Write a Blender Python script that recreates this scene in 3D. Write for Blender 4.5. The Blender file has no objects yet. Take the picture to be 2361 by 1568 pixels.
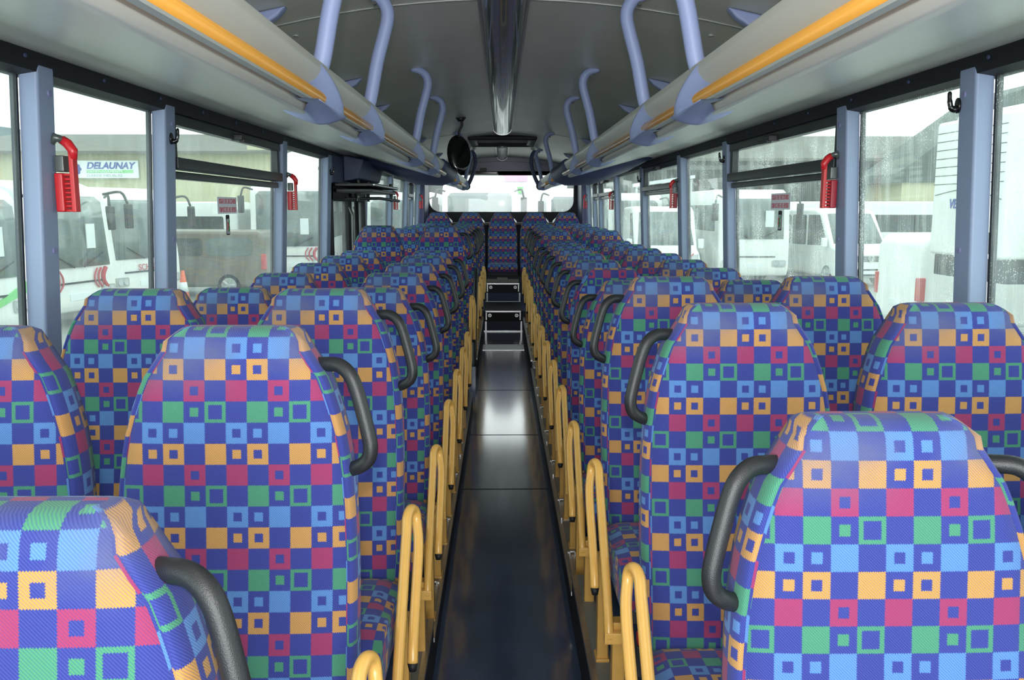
import bpy, math, random
from mathutils import Vector, Matrix
random.seed(7)
PI = math.pi
SC = bpy.context.scene
COL = SC.collection

# ------------------------------------------------------------------ camera, sky, light, exposure
F_PX, W_PX, H_PX = 2000.0, 2361.0, 1568.0
cam_d = bpy.data.cameras.new('camera')
cam = bpy.data.objects.new('camera', cam_d); COL.objects.link(cam)
cam_d.sensor_fit = 'HORIZONTAL'; cam_d.sensor_width = 23.6
cam_d.lens = F_PX / W_PX * 23.6
cam_d.clip_start = 0.02; cam_d.clip_end = 300
cam.location = (-0.02, 0.0, 1.55)
cam.rotation_euler = (math.radians(90 - 8.643), 0, math.radians(-0.6656))
SC.camera = cam

SC.view_settings.view_transform = 'Standard'
SC.view_settings.look = 'None'
SC.view_settings.gamma = 1.0
SC.view_settings.use_curve_mapping = False
SC.view_settings.exposure = 0.0

world = bpy.data.worlds.new('overcast_sky'); SC.world = world
world.use_nodes = True
wn = world.node_tree.nodes; wl = world.node_tree.links
wn.clear()
wo = wn.new('ShaderNodeOutputWorld'); wb = wn.new('ShaderNodeBackground')
wt = wn.new('ShaderNodeTexCoord'); wz = wn.new('ShaderNodeTexNoise'); wr = wn.new('ShaderNodeValToRGB')
wz.inputs['Scale'].default_value = 1.6; wz.inputs['Detail'].default_value = 3
wr.color_ramp.elements[0].color = (0.80, 0.90, 0.93, 1); wr.color_ramp.elements[0].position = 0.3
wr.color_ramp.elements[1].color = (0.97, 1.0, 0.99, 1); wr.color_ramp.elements[1].position = 0.7
wl.new(wt.outputs['Generated'], wz.inputs['Vector']); wl.new(wz.outputs['Fac'], wr.inputs['Fac'])
wl.new(wr.outputs['Color'], wb.inputs['Color']); wl.new(wb.outputs['Background'], wo.inputs['Surface'])
wb.inputs['Strength'].default_value = 2.8

# the camera's flash, on its hot shoe just above the lens
fl = bpy.data.lights.new('camera_flash', 'SPOT'); fl.energy = 70; fl.color = (1.0, 0.985, 0.96)
fl.shadow_soft_size = 0.02; fl.spot_size = math.radians(150); fl.spot_blend = 1.0
flo = bpy.data.objects.new('camera_flash', fl); COL.objects.link(flo)
flo.location = (-0.02, -0.10, 1.70); flo.rotation_euler = (math.radians(117), 0, 0)
# daylight that comes in through the windscreen behind the camera
ws = bpy.data.lights.new('windscreen_daylight', 'AREA'); ws.shape = 'RECTANGLE'; ws.size = 2.2; ws.size_y = 1.3
ws.energy = 104; ws.color = (0.93, 0.98, 1.0)
wso = bpy.data.objects.new('windscreen_daylight', ws); COL.objects.link(wso)
wso.location = (0, -1.75, 1.55); wso.rotation_euler = (math.radians(90), 0, 0)

# ------------------------------------------------------------------ materials
def lin(c):
    return tuple(((v/255.0)/12.92 if v/255.0 <= 0.04045 else ((v/255.0+0.055)/1.055)**2.4) for v in c) + (1.0,)

def mat(name, rgb, rough=0.5, metal=0.0, spec=0.5, coat=0.0, noise=0.0, nscale=40.0, bump=0.0, bscale=400.0, stretch=None):
    m = bpy.data.materials.new(name); m.use_nodes = True
    n = m.node_tree.nodes; l = m.node_tree.links
    p = n['Principled BSDF']
    c = lin(rgb)
    p.inputs['Base Color'].default_value = c
    p.inputs['Roughness'].default_value = rough
    p.inputs['Metallic'].default_value = metal
    p.inputs['Specular IOR Level'].default_value = spec
    p.inputs['Coat Weight'].default_value = coat
    tc = n.new('ShaderNodeTexCoord')
    src = tc.outputs['Object']
    if stretch:
        mp = n.new('ShaderNodeMapping'); mp.inputs['Scale'].default_value = stretch
        l.new(src, mp.inputs['Vector']); src = mp.outputs['Vector']
    if noise:
        t = n.new('ShaderNodeTexNoise'); t.inputs['Scale'].default_value = nscale; t.inputs['Detail'].default_value = 4
        l.new(src, t.inputs['Vector'])
        r = n.new('ShaderNodeValToRGB')
        r.color_ramp.elements[0].position = 0.3; r.color_ramp.elements[1].position = 0.7
        r.color_ramp.elements[0].color = tuple(v*(1-noise) for v in c[:3])+(1,)
        r.color_ramp.elements[1].color = tuple(min(1, v*(1+noise)) for v in c[:3])+(1,)
        l.new(t.outputs['Fac'], r.inputs['Fac']); l.new(r.outputs['Color'], p.inputs['Base Color'])
    if bump:
        t2 = n.new('ShaderNodeTexNoise'); t2.inputs['Scale'].default_value = bscale; t2.inputs['Detail'].default_value = 2
        l.new(src, t2.inputs['Vector'])
        b = n.new('ShaderNodeBump'); b.inputs['Strength'].default_value = bump; b.inputs['Distance'].default_value = 0.002
        l.new(t2.outputs['Fac'], b.inputs['Height']); l.new(b.outputs['Normal'], p.inputs['Normal'])
    return m

class NT:
    """small helper for maths nodes"""
    def __init__(s, m): s.n = m.node_tree.nodes; s.l = m.node_tree.links
    def m(s, op, a, b=None, c=None):
        k = s.n.new('ShaderNodeMath'); k.operation = op
        for i, v in enumerate((a, b, c)):
            if v is None: continue
            if isinstance(v, (int, float)): k.inputs[i].default_value = v
            else: s.l.new(v, k.inputs[i])
        return k.outputs[0]
    def mix(s, f, a, b):
        k = s.n.new('ShaderNodeMix'); k.data_type = 'RGBA'
        if isinstance(f, (int, float)): k.inputs['Factor'].default_value = f
        else: s.l.new(f, k.inputs['Factor'])
        for nm, v in (('A', a), ('B', b)):
            sock = [i for i in k.inputs if i.name == nm and i.type == 'RGBA'][0]
            if isinstance(v, tuple): sock.default_value = v
            else: s.l.new(v, sock)
        return [o for o in k.outputs if o.type == 'RGBA'][0]

def fabric_material():
    m = bpy.data.materials.new('checked_moquette'); m.use_nodes = True
    T = NT(m); n, l = T.n, T.l
    p = n['Principled BSDF']; p.inputs['Roughness'].default_value = 0.9
    p.inputs['Specular IOR Level'].default_value = 0.15
    p.inputs['Sheen Weight'].default_value = 0.12
    uv = n.new('ShaderNodeUVMap'); uv.uv_map = 'UVMap'
    sp = n.new('ShaderNodeSeparateXYZ'); l.new(uv.outputs['UV'], sp.inputs[0])
    S = 0.036
    u = T.m('DIVIDE', sp.outputs['X'], S); v = T.m('DIVIDE', sp.outputs['Y'], S)
    u0, v0 = u, v
    # woven edges are a little toothed
    tooth = T.m('MULTIPLY', T.m('SINE', T.m('MULTIPLY', u, 75.0)), 0.018)
    v = T.m('ADD', v, tooth)
    u = T.m('ADD', u, T.m('MULTIPLY', T.m('SINE', T.m('MULTIPLY', v, 75.0)), 0.018))
    c = T.m('FLOORED_MODULO', T.m('FLOOR', u), 4.0)
    r = T.m('FLOORED_MODULO', T.m('FLOOR', v), 4.0)
    k = T.m('FLOORED_MODULO', T.m('SUBTRACT', c, T.m('ADD', r, 3.0)), 4.0)
    fx = T.m('ABSOLUTE', T.m('SUBTRACT', T.m('FRACT', u), 0.5))
    fy = T.m('ABSOLUTE', T.m('SUBTRACT', T.m('FRACT', v), 0.5))
    mx = T.m('MAXIMUM', fx, T.m('MULTIPLY', fy, 0.96))
    def eq(a, b): return T.m('COMPARE', a, float(b), 0.2)
    hole = T.m('ADD', 0.20, T.m('MULTIPLY', eq(r, 3), 0.125))
    ring = T.m('MULTIPLY', eq(k, 0), T.m('GREATER_THAN', mx, hole))
    solid = eq(k, 2)
    small = T.m('MULTIPLY', T.m('LESS_THAN', mx, 0.205),
                T.m('ADD', T.m('MULTIPLY', eq(k, 1), eq(r, 0)),
                    T.m('MULTIPLY', eq(k, 3), T.m('ADD', eq(r, 1), eq(r, 3)))))
    mask = T.m('MINIMUM', T.m('ADD', T.m('ADD', ring, solid), small), 1.0)
    LB, OR, RD, GR = lin((102, 152, 216)), lin((220, 164, 74)), lin((178, 66, 100)), lin((86, 162, 114))
    col = T.mix(eq(r, 1), LB, OR); col = T.mix(eq(r, 2), col, RD); col = T.mix(eq(r, 3), col, GR)
    # twill ribs
    rib = T.m('ADD', 0.5, T.m('MULTIPLY', T.m('SINE', T.m('MULTIPLY', T.m('SUBTRACT', u0, v0), 2*PI*9.0)), 0.5))
    col = T.mix(T.m('MULTIPLY', rib, 0.42), col, lin((58, 66, 140)))
    base = T.mix(T.m('MULTIPLY', rib, 0.42), lin((54, 62, 142)), lin((90, 102, 180)))
    col = T.mix(mask, base, col)
    # greyed, rubbed cloth on the head end of each back
    tc = n.new('ShaderNodeTexCoord'); nz = n.new('ShaderNodeTexNoise'); nz.inputs['Scale'].default_value = 7.0
    nz.inputs['Detail'].default_value = 4
    l.new(tc.outputs['Object'], nz.inputs['Vector'])
    head = T.m('SUBTRACT', 1.0, T.m('MULTIPLY', T.m('ABSOLUTE', T.m('SUBTRACT', sp.outputs['Y'], 0.03)), 13.0))
    head = T.m('MAXIMUM', head, 0.0)
    wear = T.m('MULTIPLY', head, T.m('MULTIPLY', T.m('MAXIMUM', T.m('SUBTRACT', nz.outputs['Fac'], 0.38), 0.0), 2.3))
    col = T.mix(T.m('MINIMUM', wear, 0.5), col, lin((112, 118, 138)))
    col = T.mix(0.17, col, (0.0, 0.0, 0.004, 1))
    l.new(col, p.inputs['Base Color'])
    bp = n.new('ShaderNodeBump'); bp.inputs['Strength'].default_value = 0.25; bp.inputs['Distance'].default_value = 0.001
    l.new(rib, bp.inputs['Height']); l.new(bp.outputs['Normal'], p.inputs['Normal'])
    return m

def glass_material(name, tint, drops=0.0, haze=0.03, seed=0.0, streak=0.0):
    """window pane: mostly clear, a faint mirror, water drops and dirty streaks on the outside"""
    m = bpy.data.materials.new(name); m.use_nodes = True
    T = NT(m); n, l = T.n, T.l; n.clear()
    out = n.new('ShaderNodeOutputMaterial')
    tr = n.new('ShaderNodeBsdfTransparent'); tr.inputs['Color'].default_value = tint + (1,)
    gl = n.new('ShaderNodeBsdfGlossy'); gl.inputs['Roughness'].default_value = 0.02
    tl = n.new('ShaderNodeBsdfTranslucent'); tl.inputs['Color'].default_value = (0.86, 0.93, 0.90, 1)
    fr = n.new('ShaderNodeFresnel'); fr.inputs['IOR'].default_value = 1.45
    a = n.new('ShaderNodeMixShader')
    l.new(T.m('MINIMUM', T.m('MULTIPLY', fr.outputs[0], 0.45), 0.2), a.inputs[0]); l.new(tr.outputs[0], a.inputs[1]); l.new(gl.outputs[0], a.inputs[2])
    fac = haze
    if drops or streak:
        tc = n.new('ShaderNodeTexCoord')
        mp = n.new('ShaderNodeMapping'); mp.inputs['Location'].default_value = (seed, seed*1.7, seed)
        l.new(tc.outputs['Object'], mp.inputs['Vector'])
        vo = n.new('ShaderNodeTexVoronoi'); vo.inputs['Scale'].default_value = 115.0; vo.inputs['Randomness'].default_value = 1.0
        l.new(mp.outputs['Vector'], vo.inputs['Vector'])
        ns = n.new('ShaderNodeTexNoise'); ns.inputs['Scale'].default_value = 5.0; ns.inputs['Detail'].default_value = 3
        l.new(mp.outputs['Vector'], ns.inputs['Vector'])
        thr = T.m('MULTIPLY', T.m('MAXIMUM', T.m('SUBTRACT', ns.outputs['Fac'], 0.36), 0.0), 1.3*drops)
        dr = T.m('LESS_THAN', vo.outputs['Distance'], thr)
        st = n.new('ShaderNodeMapping'); st.inputs['Scale'].default_value = (1, 90, 5)
        l.new(mp.outputs['Vector'], st.inputs['Vector'])
        n2 = n.new('ShaderNodeTexNoise'); n2.inputs['Scale'].default_value = 1.0; n2.inputs['Detail'].default_value = 4
        l.new(st.outputs['Vector'], n2.inputs['Vector'])
        sk = T.m('MULTIPLY', T.m('MAXIMUM', T.m('SUBTRACT', n2.outputs['Fac'], 0.5), 0.0), 2.2*streak)
        big = T.m('MULTIPLY', T.m('MAXIMUM', T.m('SUBTRACT', ns.outputs['Fac'], 0.42), 0.0), 1.2)
        fac = T.m('MINIMUM', T.m('ADD', T.m('ADD', haze, T.m('MULTIPLY', big, streak*0.6)), T.m('ADD', T.m('MULTIPLY', dr, 0.42), sk)), 0.85)
    b = n.new('ShaderNodeMixShader')
    if isinstance(fac, float): b.inputs[0].default_value = fac
    else: l.new(fac, b.inputs[0])
    l.new(a.outputs[0], b.inputs[1]); l.new(tl.outputs[0], b.inputs[2])
    l.new(b.outputs[0], out.inputs['Surface'])
    return m

M = {}
M['fabric'] = fabric_material()
M['black_plastic'] = mat('black_plastic', (34, 35, 38), 0.42, spec=0.55, bump=0.25, bscale=700)
M['black_gloss'] = mat('black_gloss', (16, 17, 19), 0.12, spec=0.6)
M['black_rubber'] = mat('black_rubber', (18, 20, 26), 0.6)
M['yellow_paint'] = mat('yellow_paint', (238, 184, 96), 0.28, spec=0.5, coat=0.3, noise=0.03, nscale=30)
M['yellow_dark'] = mat('yellow_paint_leg', (216, 166, 84), 0.35, spec=0.5, coat=0.2, noise=0.05, nscale=25)
M['orange_rail'] = mat('orange_rail_paint', (224, 160, 66), 0.26, spec=0.5, coat=0.3)
M['aluminium'] = mat('aluminium', (188, 190, 192), 0.35, metal=1.0, noise=0.12, nscale=60)
M['bright_alu'] = mat('bright_aluminium', (225, 226, 226), 0.3, metal=0.6, noise=0.05)
M['blue_plastic'] = mat('lavender_plastic', (150, 163, 206), 0.42, bump=0.2, bscale=900)
M['blue_pillar'] = mat('blue_grey_pillar', (140, 155, 184), 0.45, bump=0.15, bscale=600)
M['blue_cap'] = mat('screw_cap_plastic', (132, 134, 172), 0.5)
M['fairing'] = mat('dark_blue_fairing', (66, 74, 108), 0.5)
M['rear_blue'] = mat('rear_dark_blue_trim', (56, 62, 98), 0.32, spec=0.6)
M['rear_dark'] = mat('rear_dark_grey_trim', (52, 54, 62), 0.6)
M['beige'] = mat('pale_grey_panel', (206, 206, 197), 0.32, spec=0.5, noise=0.03, nscale=3)
M['ceiling'] = mat('grey_headlining', (220, 220, 212), 0.34, spec=0.6, noise=0.05, nscale=2.5, bump=0.08, bscale=150)
M['seam'] = mat('pale_seam_strip', (176, 180, 176), 0.4)
M['smoky'] = mat('smoky_lamp_cover', (96, 99, 97), 0.16, spec=0.7, coat=0.4)
M['floor'] = mat('navy_vinyl_floor', (66, 80, 108), 0.20, spec=0.6, coat=1.0, noise=0.22, nscale=6, bump=0.10, bscale=14)
M['floor'].node_tree.nodes['Principled BSDF'].inputs['Coat Roughness'].default_value = 0.11
M['floor'].node_tree.nodes['Principled BSDF'].inputs['Coat IOR'].default_value = 1.9
M['step_blue'] = mat('blue_step_vinyl', (38, 50, 84), 0.5, noise=0.1, nscale=12)
M['grey_plate'] = mat('grey_base_plate', (120, 118, 112), 0.45, noise=0.06)
M['red_plastic'] = mat('red_plastic', (206, 36, 44), 0.3, spec=0.5)
M['dark_red'] = mat('dark_red_plastic', (166, 28, 52), 0.35)
M['hammer_grey'] = mat('hammer_grey', (96, 100, 98), 0.3, metal=0.4)
M['hopper'] = mat('dark_window_profile', (54, 58, 60), 0.34, metal=0.5, noise=0.12, nscale=20)
def paper(name, rgb):
    m = mat(name, rgb, 0.5); n = m.node_tree.nodes; l = m.node_tree.links
    t = n.new('ShaderNodeBsdfTranslucent'); t.inputs['Color'].default_value = lin(rgb); x = n.new('ShaderNodeMixShader'); x.inputs[0].default_value = 0.35
    l.new(n['Principled BSDF'].outputs[0], x.inputs[1]); l.new(t.outputs[0], x.inputs[2]); l.new(x.outputs[0], n['Material Output'].inputs['Surface'])
    return m
M['white_card'] = paper('white_sticker', (222, 222, 228))
M['red_ink'] = mat('red_ink', (206, 70, 84), 0.5)
M['green_ink'] = mat('green_ink', (60, 150, 90), 0.5)
M['screen'] = mat('screen_black', (10, 11, 13), 0.08, spec=0.7)
M['glass_left'] = glass_material('rain_spotted_glass', (0.86, 0.93, 0.90), 0.25, 0.035, 3.1, 0.12)
M['glass_right'] = glass_material('wet_streaked_glass', (0.86, 0.93, 0.90), 0.75, 0.05, 8.3, 0.34)
M['glass_rear'] = glass_material('rear_glass', (0.99, 1.0, 1.0), 0.0, 0.10)
M['glass_door'] = glass_material('door_glass', (0.80, 0.86, 0.84), 0.2, 0.04, 1.3, 0.1)
# outside
M['white_paint'] = mat('white_vehicle_paint', (238, 240, 238), 0.3, spec=0.5, noise=0.04, nscale=1.5)
M['silver_paint'] = mat('silver_grey_paint', (176, 180, 178), 0.3, metal=0.2)
M['taupe_paint'] = mat('dark_taupe_paint', (116, 108, 96), 0.3, metal=0.0, noise=0.06, nscale=1)
M['vehicle_glass'] = mat('vehicle_glass', (104, 116, 114), 0.12, spec=0.8, noise=0.25, nscale=1.2)
M['dark_glass'] = mat('dark_vehicle_glass', (52, 62, 62), 0.12, spec=0.8, noise=0.2, nscale=1.5)
M['tyre'] = mat('tyre_rubber', (40, 40, 42), 0.8)
M['lamp_clear'] = mat('headlamp_lens', (206, 212, 214), 0.1, spec=0.8, metal=0.3)
M['lamp_red'] = mat('tail_lamp', (196, 70, 66), 0.2)
M['ground'] = mat('wet_concrete_yard', (150, 152, 146), 0.35, noise=0.14, nscale=0.5)
M['cladding'] = mat('beige_cladding', (210, 206, 172), 0.6, noise=0.03, nscale=1)
M['grey_roof'] = mat('fibre_cement_roof', (112, 112, 104), 0.8, noise=0.12, nscale=1.5)
M['slate_roof'] = mat('blue_grey_roof', (120, 134, 138), 0.7, noise=0.1, nscale=1)
M['dark_shed'] = mat('dark_shed_interior', (86, 94, 92), 0.8, noise=0.15, nscale=0.6)
M['white_wall'] = mat('white_corrugated_wall', (226, 232, 232), 0.5)
M['sign_white'] = mat('sign_white', (232, 238, 240), 0.4)
M['ink_blue'] = mat('sign_blue', (70, 92, 168), 0.5)
M['ink_green'] = mat('sign_green', (120, 200, 120), 0.5)
M['ink_grey'] = mat('sign_grey', (170, 178, 180), 0.5)
M['ink_pink'] = mat('sign_pink', (236, 170, 200), 0.5)
M['livery_red'] = mat('livery_red', (190, 66, 76), 0.4)
M['livery_green'] = mat('livery_green', (120, 208, 120), 0.4)
M['livery_blue'] = mat('livery_blue', (90, 150, 190), 0.4)
M['yellow_ink'] = mat('sign_yellow', (222, 212, 90), 0.5)
M['cone_orange'] = mat('cone_orange', (230, 110, 70), 0.5)

# ------------------------------------------------------------------ mesh helpers
class MB:
    def __init__(s): s.v = []; s.f = []; s.uv = {}; s.mi = []
    def _add(s, vs, fs, mi=0):
        o = len(s.v); s.v += [tuple(p) for p in vs]
        for f in fs: s.f.append(tuple(i+o for i in f)); s.mi.append(mi)
        return o
    def box(s, x0, x1, y0, y1, z0, z1, mi=0, sx=0.0):
        """sx leans the box: x shift per metre below its top"""
        d = sx*(z1-z0)
        vs = [(x0+d,y0,z0),(x1+d,y0,z0),(x1+d,y1,z0),(x0+d,y1,z0),(x0,y0,z1),(x1,y0,z1),(x1,y1,z1),(x0,y1,z1)]
        s._add(vs, [(0,3,2,1),(4,5,6,7),(0,1,5,4),(1,2,6,5),(2,3,7,6),(3,0,4,7)], mi)
        return s
    def prism(s, poly, a, b, axis='Y', mi=0):
        """poly: 2D points; extruded from a to b along axis. Y: (x,z); X: (y,z); Z: (x,y)"""
        def P(p, t):
            return {'Y': (p[0], t, p[1]), 'X': (t, p[0], p[1]), 'Z': (p[0], p[1], t)}[axis]
        n = len(poly)
        vs = [P(p, a) for p in poly] + [P(p, b) for p in poly]
        fs = [tuple(range(n)), tuple(range(2*n-1, n-1, -1))] + [(i, i+n, (i+1)%n+n, (i+1)%n) for i in range(n)]
        s._add(vs, fs, mi); return s
    def tube(s, pts, r, n=12, cap=True, mi=0, sq=1.0):
        pts = [Vector(p) for p in pts]; m = len(pts)
        rr = r if isinstance(r, (list, tuple)) else [r]*m
        t0 = (pts[1]-pts[0]).normalized()
        up = Vector((0,0,1)) if abs(t0.z) < 0.9 else Vector((0,1,0))
        nrm = (up - t0*up.dot(t0)).normalized()
        vs = []
        for i in range(m):
            t = (pts[min(i+1,m-1)]-pts[max(i-1,0)]).normalized()
            nrm = (nrm - t*nrm.dot(t)).normalized(); bn = t.cross(nrm)
            for k in range(n):
                a = 2*PI*k/n
                vs.append(pts[i] + nrm*math.cos(a)*rr[i] + bn*math.sin(a)*rr[i]*sq)
        fs = [(i*n+k, i*n+(k+1)%n, (i+1)*n+(k+1)%n, (i+1)*n+k) for i in range(m-1) for k in range(n)]
        if cap: fs += [tuple(range(n-1,-1,-1)), tuple((m-1)*n+k for k in range(n))]
        s._add(vs, fs, mi); return s
    def disc(s, c, r, d, axis='Y', n=20, mi=0, rz=None):
        """short cylinder centred on c, radius r, depth d"""
        vs = []
        for t in (-d/2, d/2):
            for k in range(n):
                a = 2*PI*k/n; p, q = r*math.cos(a), (rz or r)*math.sin(a)
                o = {'Y': (p, t, q), 'X': (t, p, q), 'Z': (p, q, t)}[axis]
                vs.append((c[0]+o[0], c[1]+o[1], c[2]+o[2]))
        fs = [tuple(range(n)), tuple(range(2*n-1, n-1, -1))] + [(i, i+n, (i+1)%n+n, (i+1)%n) for i in range(n)]
        s._add(vs, fs, mi); return s
    def ring(s, c, r0, r1, d, axis='Y', n=20, mi=0):
        vs = []
        for (r, t) in ((r0,-d/2),(r1,-d/2),(r1,d/2),(r0,d/2)):
            for k in range(n):
                a = 2*PI*k/n; p, q = r*math.cos(a), r*math.sin(a)
                o = {'Y': (p, t, q), 'X': (t, p, q), 'Z': (p, q, t)}[axis]
                vs.append((c[0]+o[0], c[1]+o[1], c[2]+o[2]))
        fs = [(j*n+k, j*n+(k+1)%n, ((j+1)%4)*n+(k+1)%n, ((j+1)%4)*n+k) for j in range(4) for k in range(n)]
        s._add(vs, fs, mi); return s
    def mesh(s, name, mats, smooth=False):
        me = bpy.data.meshes.new(name)
        me.from_pydata(s.v, [], s.f)
        for mm in (mats if isinstance(mats, (list, tuple)) else [mats]): me.materials.append(mm)
        for i, p in enumerate(me.polygons):
            p.material_index = s.mi[i]; p.use_smooth = smooth
        me.update()
        import bmesh
        bm = bmesh.new(); bm.from_mesh(me); bmesh.ops.recalc_face_normals(bm, faces=bm.faces); bm.to_mesh(me); bm.free()
        return me
    def build(s, name, mats, parent=None, smooth=False, bevel=0.0, seg=2, angle=35):
        o = bpy.data.objects.new(name, s.mesh(name, mats, smooth)); COL.objects.link(o)
        if parent: o.parent = parent
        if bevel:
            b = o.modifiers.new('Bevel', 'BEVEL'); b.width = bevel; b.segments = seg
            b.limit_method = 'ANGLE'; b.angle_limit = math.radians(angle)
            b.harden_normals = False
            for p in o.data.polygons: p.use_smooth = True
            w = o.modifiers.new('Weighted', 'WEIGHTED_NORMAL'); w.keep_sharp = True
        return o

def tag(o, label=None, cat=None, group=None, kind=None):
    if label: o['label'] = label
    if cat: o['category'] = cat
    if group: o['group'] = group
    if kind: o['kind'] = kind
    return o
def thing(name, loc, label, cat, group=None, rz=0.0):
    o = bpy.data.objects.new(name, None); COL.objects.link(o)
    o.location = loc; o.rotation_euler = (0, 0, rz); o.empty_display_size = 0.1
    return tag(o, label, cat, group)
def struct(o, label=None): return tag(o, label, kind='structure')
def kids(o): return [c for c in bpy.data.objects if c.parent == o]
def dup(root, loc, label, group=None, rz=None):
    r = root.copy(); COL.objects.link(r); r.location = loc; r['label'] = label
    if group: r['group'] = group
    if rz is not None: r.rotation_euler = (0, 0, rz)
    for ch in kids(root):
        c = ch.copy(); COL.objects.link(c); c.parent = r
        for g in kids(ch):
            d = g.copy(); COL.objects.link(d); d.parent = c
    return r
def smooth_path(pts, n=6):
    """Catmull-Rom through pts"""
    P = [Vector(p) for p in pts]; P = [P[0]*2-P[1]] + P + [P[-1]*2-P[-2]]
    out = []
    for i in range(1, len(P)-2):
        for k in range(n):
            t = k/n
            out.append(0.5*((2*P[i]) + (P[i+1]-P[i-1])*t + (2*P[i-1]-5*P[i]+4*P[i+1]-P[i+2])*t*t + (3*P[i]-P[i-1]-3*P[i+1]+P[i+2])*t**3))
    out.append(P[-2]); return out
def rounded(x0, x1, z0, z1, r, n=5):
    pts = []
    for cx, cz, a0 in ((x1-r, z1-r, 0), (x0+r, z1-r, 90), (x0+r, z0+r, 180), (x1-r, z0+r, 270)):
        for k in range(n+1):
            a = math.radians(a0+90*k/n); pts.append((cx+r*math.cos(a), cz+r*math.sin(a)))
    return pts
def text_mesh(txt, name, size, matl, parent, loc, rot, xs=1.0, depth=0.001, shear=0.0, align='LEFT', bold=0.0):
    cu = bpy.data.curves.new(name, 'FONT'); cu.body = txt; cu.size = size; cu.extrude = depth; cu.shear = shear
    cu.align_x = align; cu.offset = bold
    t = bpy.data.objects.new(name, cu); COL.objects.link(t)
    bpy.context.view_layer.update()
    me = bpy.data.meshes.new_from_object(t.evaluated_get(bpy.context.evaluated_depsgraph_get()))
    bpy.data.objects.remove(t); bpy.data.curves.remove(cu)
    me.materials.clear(); me.materials.append(matl)
    o = bpy.data.objects.new(name, me); COL.objects.link(o); o.parent = parent
    o.location = loc; o.rotation_euler = rot; o.scale = (xs, 1, 1)
    return o

LEAN = 0.045            # the side walls lean out towards the sill
def wx(z): return 1.17 + LEAN*(1.93-z)

# ------------------------------------------------------------------ the bus shell
Y0, Y1 = -1.6, 13.3
PLAT = 0.11
RAISED_L = (0.95, 2.75); RAISED_R = (1.25, 3.1)

def strip_floor():
    b = MB(); b.box(-0.265, 0.255, Y0, 10.93, -0.06, 0.0)
    b.box(-0.60, -0.265, 6.70, 7.85, -0.06, 0.0)
    struct(b.build('floor', M['floor']))
    # panel joints across the aisle floor
    for i, y in enumerate((4.66, 5.83, 7.32)):
        j = MB(); j.box(-0.255, 0.245, y-0.004, y+0.004, 0.0, 0.0015)
        struct(j.build('trim_%d' % (60+i), M['black_rubber']))
    j = MB(); j.box(-0.235, 0.225, 9.44, 9.82, 0.0, 0.006)
    k = j.build('trim_63', M['aluminium']); struct(k)
    e = MB()
    for x in (-0.20, -0.17, 0.15, 0.18): e.disc((x, 9.55, 0.008), 0.008, 0.006, 'Z', 10); e.disc((x, 9.72, 0.008), 0.008, 0.006, 'Z', 10)
    e.build('rivet', M['bright_alu'], k)
strip_floor()

def platform(side, x_in, x_out):
    s = -1 if side == 'left' else 1
    lo, hi = RAISED_L if side == 'left' else RAISED_R
    b = MB()
    a, c = sorted((x_in, x_out))
    segs = [(Y0, lo, PLAT), (lo, hi, PLAT+0.07)]
    if side == 'left': segs += [(hi, 6.70, PLAT), (7.85, 10.93, PLAT+0.075)]
    else: segs += [(hi, 7.75, PLAT), (7.75, 10.93, PLAT+0.075)]
    for y0, y1, z in segs: b.box(a, c, y0, y1, -0.06, z)
    o = b.build('floor', M['floor']); struct(o)
    # black skirting down the aisle side and a pale edge trim along the top
    t = MB(); xi = x_in
    for y0, y1, z in segs:
        t.box(min(xi, xi-s*0.012), max(xi, xi-s*0.012), y0, y1, 0.0, z-0.012)
    struct(t.build('trim_%d' % (70 if s < 0 else 71), M['black_rubber']))
    t = MB()
    for y0, y1, z in segs:
        t.box(min(xi-s*0.015, xi+s*0.004), max(xi-s*0.015, xi+s*0.004), y0, y1, z-0.012, z+0.004)
    struct(t.build('trim_%d' % (72 if s < 0 else 73), M['aluminium']))
def edge_plate(side, x0, x1, i):
    lo, hi = RAISED_L if side == 'left' else RAISED_R
    g0 = 6.70 if side == 'left' else 7.75
    segs = [(Y0, lo, PLAT), (lo, hi, PLAT+0.07), (hi, g0, PLAT), (7.85 if side == 'left' else 7.75, 10.93, PLAT+0.075)]
    b = MB()
    for y0, y1, z in segs: b.box(x0, x1, y0, y1, z-0.002, z+0.0025)
    struct(b.build('trim_%d' % i, M['grey_plate']))
edge_plate('left', -0.325, -0.268, 74); edge_plate('right', 0.258, 0.315, 75)
platform('left', -0.265, -1.26)
platform('right', 0.255, 1.26)

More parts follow.
